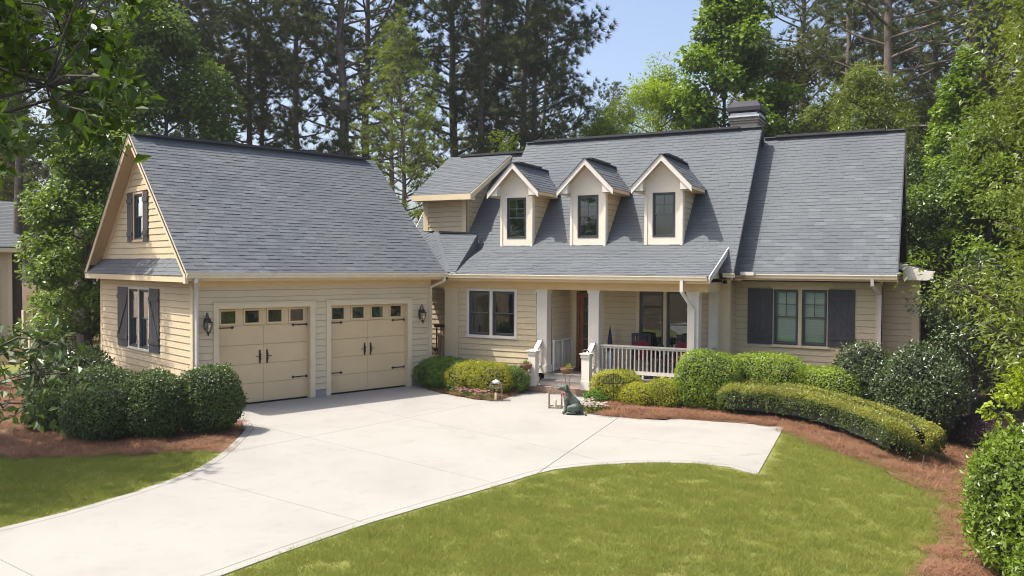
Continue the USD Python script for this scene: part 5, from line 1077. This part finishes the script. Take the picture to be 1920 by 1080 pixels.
shrub('golden_shrub', 'small bronze tinged golden shrub between the two rounder ones', 'shrub', (-7.10, 21.55), 0.48, 0.42, 0.58, L_gold, 25, n=7000, L=0.045, W=0.024, lumps=0.14)
shrub('golden_shrub', 'round golden green shrub beside the tall clipped hedge', 'shrub', (-6.42, 21.75), 0.52, 0.48, 0.72, L_gold, 26, n=8500, L=0.045, W=0.024, lumps=0.12)
shrub('boxwood', 'tall rounded boxwood in front of the right porch column', 'shrub', (-5.32, 21.95), 0.84, 0.66, 1.52, L_box, 27, n=17000, L=0.05, W=0.03, p=3.2, lumps=0.08)
shrub('boxwood', 'broad flat topped boxwood under the wing window', 'shrub', (-4.05, 22.9), 1.05, 0.85, 1.42, L_box, 28, n=19000, L=0.05, W=0.03, p=3.6, lumps=0.06)
shrub('boxwood', 'lower flat topped boxwood right of the broad one', 'shrub', (-2.55, 23.1), 0.95, 0.75, 1.22, L_box, 29, n=14000, L=0.05, W=0.03, p=3.6, lumps=0.07)
shrub('camellia', 'dark glossy shrub under the right downspout', 'shrub', (-1.65, 23.3), 0.8, 0.75, 2.05, L_camellia, 30, n=10000, L=0.075, W=0.04, p=2.0, lumps=0.22, shell=0.3)
shrub('camellia', 'large dark glossy shrub at the right corner of the house', 'shrub', (-0.30, 22.6), 1.0, 1.0, 2.25, L_camellia, 31, n=17000, L=0.075, W=0.04, p=2.1, lumps=0.22, shell=0.3)
shrub('bright_shrub', 'big bright green shrub at the lower right of the lawn', 'shrub', (1.55, 13.4), 1.15, 1.15, 2.15, L_bright, 32, n=22000, L=0.085, W=0.042, p=2.2, lumps=0.18, shell=0.3)
shrub('bright_shrub', 'bright green shrub nearest the lower right corner, before the big one', 'shrub', (1.75, 11.2), 0.95, 0.95, 1.55, L_bright, 33, n=15000, L=0.085, W=0.042, p=2.2, lumps=0.18, shell=0.3)
shrub('purple_shrub', 'small purple leaved shrub beyond the big bright shrub', 'shrub', (0.95, 22.6), 0.62, 0.6, 0.75, L_purple, 34, n=6000, L=0.05, W=0.026, lumps=0.2)
# the long low hedge sweeping down to the right
def hedge(name, label, path, hw, h, seed, n):
    r = np.random.default_rng(seed); p = np.array(path, float); L = LineString(p); t = thing(name, label, 'hedge', (p[0][0], p[0][1], 0)); BASE[t] = np.array([p[0][0], p[0][1], 0.0])
    m = 60; q = np.array([L.interpolate(s, True).coords[0] for s in np.linspace(0, 1, m)]); tg = np.gradient(q, axis=0); tg /= np.linalg.norm(tg, axis=1, keepdims=True); nm = np.c_[-tg[:, 1], tg[:, 0]]
    def surf(s, a, k=1.0):   # s along 0..1, a across 0 (outer foot) .. pi (inner foot)
        i = np.clip(s*(m-1), 0, m-1.001); j = i.astype(int); f = (i-j)[:, None]; c = q[j]*(1-f)+q[j+1]*f; N = nm[j]
        end = np.minimum(np.minimum(s, 1-s)*L.length/0.5, 1); e = np.sqrt(np.clip(1-(1-end)**2, 0.003, 1))
        ca, sa = np.cos(a), np.sin(a); ex = 2/5.5; X = np.sign(ca)*np.abs(ca)**ex*hw*k*e; Z = np.abs(sa)**ex*h*k*(0.45+0.55*e)
        P = np.c_[c+N*X[:, None], Z]; lump = 1+0.11*2*(meshkit.fbm(P*2.6+seed, 3)-.5); P[:, :2] = c+(P[:, :2]-c)*lump[:, None]; P[:, 2] = P[:, 2]*(1+0.06*2*(meshkit.fbm(P*1.8+9, 3)-.5))+zt(P[:, 0], P[:, 1])+0.04
        O = np.c_[N*ca[:, None], sa]; return P, O
    ss = np.linspace(0.055, 0.945, 90); aa = np.linspace(0.02, np.pi-.02, 18); S, A = np.meshgrid(ss, aa, indexing='ij'); P, _ = surf(S.ravel(), A.ravel(), 0.84); P[:, 2] = np.maximum(P[:, 2], zt(P[:, 0])+0.10); k = len(aa); i, j = np.meshgrid(np.arange(89), np.arange(k-1), indexing='ij')
    s = np.where(r.random(n) < .22, np.where(r.random(n) < .5, r.uniform(0, .09, n)**1.0, 1-r.uniform(0, .09, n)), r.uniform(0, 1, n)); a = np.arccos(np.clip(1-2*r.uniform(0, 1, n), -1, 1)); a = np.where(r.random(n) < .35, r.uniform(0, np.pi, n), a)
    P2, O = surf(s, a); P2 = P2-O*np.abs(r.exponential(.05, n))[:, None]*np.where(r.random(n) < .1, -.3, 1)[:, None]
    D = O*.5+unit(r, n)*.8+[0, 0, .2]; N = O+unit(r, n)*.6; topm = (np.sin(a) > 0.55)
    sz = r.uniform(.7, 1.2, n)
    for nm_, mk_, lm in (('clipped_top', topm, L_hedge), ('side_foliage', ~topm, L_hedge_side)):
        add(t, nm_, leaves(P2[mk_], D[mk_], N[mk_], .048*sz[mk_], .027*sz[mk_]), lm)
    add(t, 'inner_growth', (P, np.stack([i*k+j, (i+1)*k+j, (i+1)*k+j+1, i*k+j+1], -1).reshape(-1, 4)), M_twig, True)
    st = []
    for _ in range(26):
        c = q[r.integers(3, m-3)]+r.normal(0, hw*.35, 2); z = float(zt(c[0])); st.append(tube([(c[0], c[1], z-.03), (c[0]+r.normal(0, .05), c[1]+r.normal(0, .05), z+.25)], [.02, .012], 5))
    add(t, 'stem', st, M_bark, kind='stuff')
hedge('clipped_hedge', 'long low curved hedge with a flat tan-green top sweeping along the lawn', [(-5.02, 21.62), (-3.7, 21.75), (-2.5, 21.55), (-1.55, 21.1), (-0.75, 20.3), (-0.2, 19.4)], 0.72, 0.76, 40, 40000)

# flowers at the edge of the drive
def flowers(c, seed, label, m, grp, sc=1.0):
    r = np.random.default_rng(seed); t = thing('flowering_plant', label, 'flowers', (c[0], c[1], float(zt(c[0]))-0.03), group=grp); BASE[t] = np.zeros(3); n = 150
    p = np.c_[r.normal(0, .10*sc, (n, 2)), r.uniform(.0, .16, n)]; add(t, 'foliage', leaves(p, np.c_[r.normal(0, .6, (n, 2)), r.uniform(.2, 1, n)], r.normal(0, 1, (n, 3)), .07, .03), L_lowgreen)
    k = 26; ms = []
    for _ in range(k):
        q = np.array([r.normal(0, .11*sc), r.normal(0, .11*sc), r.uniform(.14, .26)]); a = np.arange(5)*2*np.pi/5+r.uniform(0, 6)
        ms.append(leaves(np.repeat(q[None], 5, 0), np.c_[np.cos(a), np.sin(a), np.full(5, .35)], np.tile([0, 0, 1.0], (5, 1)), .042, .036))
    add(t, 'blossom', ms, m)
for k, c in enumerate([(-12.35, 20.85), (-12.0, 20.62), (-11.65, 20.55), (-11.35, 20.5), (-11.1, 20.5)]): flowers(c, 80+k, 'pink flowering plant in the row left of the domed lantern', M_petal, 'pink flowers left of the domed lantern')
for k, c in enumerate([(-8.35, 20.35), (-8.05, 20.05), (-7.8, 19.9), (-8.1, 20.6), (-7.75, 20.3)]): flowers(c, 90+k, 'pale pink flowering plant behind the dog statue', M_petalw, 'pale flowers behind the dog statue')
shrub('leafy_plant', 'fresh green leafy plant at the foot of the landing, right side', 'plant', (-8.25, 21.25), 0.30, 0.28, 0.32, L_lowgreen, 36, n=1200, L=0.09, W=0.04, stems=False)
shrub('leafy_plant', 'fresh green leafy plant at the left end of the pink flowers', 'plant', (-12.62, 21.1), 0.2, 0.2, 0.36, L_lowgreen, 37, n=900, L=0.09, W=0.04, stems=False)
# ------------------------------------------------------------------ trees
PB = 'pines standing in the woods behind the house'
def P3(az, d): x, y = pol(az, d); return (x, y)
pA = pine('pine_tree', 'thick trunked pine above the middle of the garage ridge', P3(-38.7, 43), 101, 27, 7.5, 3.4, L_pine, nbr=74, trunk_r=0.34, group=PB)
pB_ = pine('pine_tree', 'slim pine with bare lower trunk above the left half of the garage ridge', P3(-44.5, 50), 102, 28, 8.5, 3.1, L_pine, nbr=60, trunk_r=0.24, group=PB)
pC = pine('pine_tree', 'pine with long level limbs right of the sky gap, behind the chimney side', P3(-2.6, 42), 103, 26, 9.5, 4.3, L_pine, nbr=56, tufts=10, trunk_r=0.34, group=PB)
pD = pine('pine_tree', 'dense dark pine left of the open sky, one of a close pair', P3(-26.4, 46), 104, 25, 6.5, 3.2, L_pine, nbr=84, tufts=10, trunk_r=0.27, group=PB)
pine('pine_tree', 'full bright young pine between the garage ridge and the left wing roof', P3(-34.6, 37), 105, 14.3, 1.2, 3.7, L_pine_y, nbr=110, tufts=14, ln=0.26, trunk_r=0.16, conic=True, wid=0.022, dead=0, group=PB)
def zz(az, d): x, y = pol(az, d); return (x, y, float(zt(x, y))-0.05)
for k, (src, az, d, sc, lab) in enumerate([
    (pB_, -57.6, 47, 1.0, 'pine at the far left edge, behind the overhanging branches'), (pA, -54.2, 42, .92, 'pine behind the left side of the neighbouring roof'), (pD, -51.4, 50, 1.05, 'dark pine left of the garage apex'), (pB_, -48.4, 44, .95, 'slim pine behind the round green tree at the garage apex'),
    (pC, -46.4, 54, 1.05, 'broad pine just right of the garage apex'), (pB_, -43.5, 51, .9, 'slim pine close beside the left-hand slim pine over the garage'), (pB_, -41.5, 46, .98, 'tall slim pine left of the thick trunked pine'),
    (pC, -36.6, 51, 1.05, 'wide limbed pine right of the thick trunked pine'), (pA, -31.0, 47, 1.0, 'large pine over the valley between garage and left wing'), (pB_, -29.0, 45, 1.0, 'slim pine above the left wing roof'),
    (pB_, -25.6, 47, .98, 'slim pine twinned with the dense dark pine left of the sky'), (pD, -25.0, 56, .9, 'dark pine whose edge meets the open sky'), (pD, -20.3, 66, .72, 'small distant pine at the foot of the sky gap'),
    (pA, -8.0, 52, .95, 'pine right of the tall leafy tree by the chimney'), (pB_, -5.4, 47, .95, 'slim pine left of the long limbed pine'), (pD, -0.6, 50, 1.05, 'dark pine above the right end of the wing ridge'), (pC, 1.4, 43, .95, 'wide dark pine over the gap right of the house'),
    (pA, 4.4, 50, 1.0, 'pine behind the willow oak at the right edge'), (pB_, 7.0, 44, 1.0, 'slim pine hidden mostly by the willow oak'), (pC, -13.2, 66, .70, 'small distant pine behind the chimney trees')]):
    dup(src, lab, zz(az, d), k*1.7, sc, PB)
far = [(-60, 62), (-52.5, 63), (-47, 66), (-35, 72), (-28, 75), (-4, 66), (0.5, 64), (6, 62), (9, 60)]
for k, (az, d) in enumerate(far):
    dup([pA, pB_, pD, pC][k % 4], 'pine far back in the woods, its trunk barely showing', zz(az, d), k*2.3, 0.95+0.12*((k*7) % 3), 'far pines deep in the woods')

GT = 'leafy trees behind the house'
gum = broadleaf('sweetgum_tree', 'rounded green tree rising behind the garage apex', 'tree', P3(-49.6, 38), 201, 15.6, 2.9, 4.0, L_gum, nclump=170, per=120, L=0.20, W=0.15, crad=0.7, group=GT)
broadleaf('maple_tree', 'bright dense tree left of the garage, hiding the neighbouring house', 'tree', P3(-53.9, 33.5), 202, 8.8, 2.25, 0.9, L_gum, nclump=190, per=150, L=0.15, W=0.11, crad=0.6, top_p=2.6, group=GT)
lime = broadleaf('lime_green_tree', 'vivid yellow green tree right of centre behind the main ridge', 'tree', P3(-16.9, 42), 203, 14.3, 3.5, 4.5, L_lime, nclump=200, per=140, L=0.16, W=0.07, crad=0.75, top_p=2.8, group=GT)
tul = broadleaf('tulip_tree', 'tall leafy tree left of the chimney reaching past the picture top', 'tree', P3(-12.6, 40), 204, 20.5, 2.9, 5.0, L_tulip, nclump=230, per=120, L=0.22, W=0.18, crad=0.7, shape=1.5, group=GT)
oli = broadleaf('olive_green_tree', 'loose olive green tree directly right of the chimney', 'tree', P3(-8.9, 42), 205, 15.2, 2.7, 4.0, L_olive, nclump=150, per=110, L=0.18, W=0.11, crad=0.75, gap=.25, group=GT)
grn = broadleaf('green_tree', 'mid green feathery tree behind the right wing ridge', 'tree', P3(-4.3, 39), 206, 12.9, 3.0, 3.0, L_oak, nclump=190, per=130, L=0.18, W=0.06, crad=0.75, group=GT)
drk = broadleaf('understory_tree', 'dark understory tree close to the right gable', 'tree', P3(-0.1, 38), 207, 9.0, 2.6, 0.6, L_dark, nclump=170, per=130, L=0.17, W=0.10, crad=0.7, group=GT)
sml = broadleaf('sapling', 'small bright sapling peeping over the left wing ridge', 'tree', P3(-27.6, 41), 208, 10.2, 1.9, 4.0, L_lime, nclump=70, per=80, L=0.18, W=0.10, crad=0.55, gap=.3, group=GT)
for k, (src, az, d, sc, lab) in enumerate([
    (lime, -20.6, 47, .92, 'yellow green tree left of the vivid one, under the open sky'), (gum, -14.6, 48, .88, 'green tree between the vivid tree and the tall leafy one'), (oli, -10.6, 48, .95, 'olive tree filling behind the chimney cap'), (grn, -6.7, 47, 1.0, 'feathery green tree left of the wing ridge'),
    (grn, -1.6, 45, 1.0, 'feathery green tree over the right end of the wing ridge'), (tul, 1.0, 34, .60, 'leafy tree with sunlit tips just right of the right gable'), (gum, 2.9, 29, .62, 'green tree in the gap between house and willow oak'), (drk, 1.9, 31, .95, 'dark understory tree low in the gap right of the house'), (drk, 3.8, 36, 1.1, 'dark understory tree behind the willow oak'),
    (gum, -59.0, 62, 1.0, 'green tree behind the neighbouring roof'), (gum, -53.0, 47, .85, 'green tree between the neighbouring roof and the garage apex'), (oli, -31.5, 55, .7, 'low olive tree behind the young bright pine')]):
    dup(src, lab, zz(az, d), k*1.3, sc, GT)
for k, (az, d, sc) in enumerate([(-58, 55, .9), (-55, 58, .8), (-50.5, 56, .85), (-47.5, 60, .8), (-45.2, 58, .85), (-40.8, 62, .9), (-38, 57, .8), (-36, 62, .9), (-30.2, 58, .8), (-28.2, 62, .9), (-25.8, 57, .8), (-23, 60, .85), (-21, 56, .75), (-18.5, 58, .9), (-9.5, 56, .9), (-6, 58, .9), (-3, 54, .95), (0.2, 52, .95), (2.6, 46, 1.0), (5.2, 42, 1.0), (7.5, 38, 1.0)]):
    dup([oli, drk, drk][k % 3], 'shrubby understory tree filling the woods between the pine trunks', zz(az, d), k*2.1, sc, 'understory trees deep in the woods')

broadleaf('willow_oak', 'light green narrow leaved tree filling the right edge', 'tree', (3.35, 18.8), 211, 13.5, 3.55, 1.9, L_oak, nclump=400, per=150, L=0.125, W=0.052, crad=0.75, top_p=3.0, trunk_r=0.2, group=GT)
broadleaf('holly_tree', 'dark glossy small tree on a bare stem beyond the corner shrubs', 'tree', (0.75, 25.4), 212, 4.4, 1.35, 1.3, L_camellia, nclump=70, per=120, L=0.11, W=0.05, crad=0.5, trunk_r=0.10, group=GT)
broadleaf('maple_sapling', 'small yellow green sapling leaning over the big bright shrub', 'tree', (1.75, 17.6), 213, 2.9, 0.9, 1.3, L_lime, nclump=30, per=60, L=0.10, W=0.08, crad=0.32, trunk_r=0.035)
rO = np.random.default_rng(77); TO = []
while len(TO) < 112:
    az, dd, el = rO.uniform(-63, -52.2), rO.uniform(5.6, 8.2), rO.uniform(5.5, 21)
    if el < 9.2 and az > -57.2: continue
    if rO.random() < 0.25*(az+59)/7: continue
    if meshkit.noise(np.array([az*.45, el*.45, 3.0]))[()] < .30: continue
    x, y = pol(az, dd); TO.append((x, y, 3.7+dd*math.tan(math.radians(el))))
reaching_tree('overhanging_tree', 'dark leaved tree whose branches hang in from the upper left corner', (-8.3, 1.3), 214, 7.2, TO, L_near, 0.11, 0.072, 33, 0.30, 0.16, 10)
broadleaf('shade_tree', 'tall tree beyond the left edge that shades the left lawn', 'tree', (-20.0, 6.9), 215, 12.5, 4.3, 4.2, L_gum, nclump=170, per=100, L=0.17, W=0.11, crad=0.75, gap=.2)
broadleaf('shade_tree', 'thin tree left of the gable that dapples its siding', 'tree', (-25.0, 14.6), 216, 13.5, 3.3, 6.6, L_gum, nclump=230, per=110, L=0.16, W=0.10, crad=0.55, gap=.50, gs=0.8)
TM = []
while len(TM) < 26:
    az, dd, el = rO.uniform(-62, -54.3), rO.uniform(8.2, 10), rO.uniform(-9.8, -4.2)
    if az > -56 and not -8.2 < el < -5: continue
    x, y = pol(az, dd); TM.append((x, y, 3.7+dd*math.tan(math.radians(el))))
reaching_tree('magnolia', 'young magnolia with large glossy leaves at the lower left edge', (-8.6, 3.75), 217, 2.9, TM, L_magnolia, 0.125, 0.062, 18, 0.26, 0.05, 7, whorl=True)
# across the street, seen in the window panes only
for k, (az, d, sc) in enumerate([(100, 34, .8), (118, 38, .75), (133, 32, .8), (150, 40, .7), (168, 34, .8), (185, 42, .7), (204, 36, .75), (225, 40, .8), (245, 36, .75)]):
    dup([gum, oli, tul, grn][k % 4], 'leafy tree across the street', zz(az, d), k, sc, 'trees across the street')

# ------------------------------------------------------------------ the neighbouring house at far left
cx, cy = pol(-60.0, 46.0); nu = np.array([math.cos(math.radians(60)), math.sin(math.radians(60)), 0]); nn = np.array([math.sin(math.radians(60)), -math.cos(math.radians(60)), 0])
N_ = thing('neighbouring_house', 'neighbouring house with slate roof and outside stairs, glimpsed at far left', 'house', (cx, cy, 0))
F_n = Fr((cx, cy, 0.3), nu, nn)
add(N_, 'wall', [F_n.box(-6, 1.7, -8, 0, -0.3, 4.25)], M_siding)
for k in range(22): add(N_, 'siding_board', F_n.box(-6, 1.7, 0.004, 0.02, k*0.19, k*0.19+0.175), M_siding)
rr = np.random.default_rng(3); ms = []
So = Slope(F_n.w(-6.3, 0.45, 4.2), nu, F_n.w(-6.3, -4, 6.6)-F_n.w(-6.3, .45, 4.2)); RL = np.linalg.norm(F_n.w(0, -4, 6.6)-F_n.w(0, .45, 4.2))
rfn = add(N_, 'roof', [So.prism(sbox(0, 0, 8.4, RL), -0.15, -0.005)], M_deck)
for row in range(int(RL/0.16)):
    u = -rr.uniform(0, .3)
    while u < 8.2:
        wd = rr.uniform(.2, .4); b0 = row*.16; q = sbox(max(u, 0), b0, min(u+wd-.004, 8.4), min(b0+.2, RL)); ms.append(So.prism(q, -.002, 0, depth=lambda h: .016-.07*(h-b0))); u += wd
add(rfn, 'shingles', ms, M_roof, kind='stuff')
add(N_, 'fascia_board', F_n.box(-6.3, 2.1, 0.42, 0.45, 3.95, 4.15), M_trim); add(N_, 'corner_board', F_n.box(1.55, 1.72, 0.003, 0.03, 0, 4.1), M_trim)
add(N_, 'door_frame', [F_n.box(-1.2, -1.05, 0.021, 0.05, 0, 3.3), F_n.box(1.05, 1.2, 0.021, 0.05, 0, 3.3), F_n.box(-1.05, 1.05, 0.021, 0.05, 3.15, 3.3)], M_trim)
add(N_, 'door', F_n.box(-1.05, 1.05, 0.021, 0.03, 0, 3.15), paint('neighbour_door', (0.30, 0.29, 0.27), .5))
sx, sy = pol(-57.0, 42.0); F_s = Fr((sx, sy, 0.4), nu, nn)
stn = add(N_, 'stairs', [F_s.box(0.0+k*0.28, 0.28+k*0.28, -1.2, 0, -0.4, 0.18+k*0.17) for k in range(6)], M_trim)
for q in (0.0,):
    a, b = F_s.w(-0.15, q, 1.15), F_s.w(1.6, q, 2.1); add(stn, 'handrail', bar(a, b, 0.09, 0.06), M_trim)
    for k in range(9):
        c = a+(b-a)*(k+.5)/9; add(stn, 'baluster', bar(c-[0, 0, .85], c-[0, 0, .03], 0.04), M_trim)
    add(stn, 'post', bar(F_s.w(-0.2, q, -0.4), F_s.w(-0.2, q, 1.3), 0.14), M_trim); add(stn, 'post', bar(F_s.w(1.65, q, 0.3), F_s.w(1.65, q, 2.3), 0.14), M_trim)


# ------------------------------------------------------------------ the air
hz = usdkit.material(stage, '/World/Looks/haze_air', {'v': ('principled_volume', {'color': (0.88, 0.93, 1.0), 'density': 0.0003, 'anisotropy': 0.2})}, [], volume='v.volume')
top('haze', WORLD.box(-161, 161, -61, 221, -22, 42), hz, kind='stuff', label='thin summer haze among the trees', category='haze')
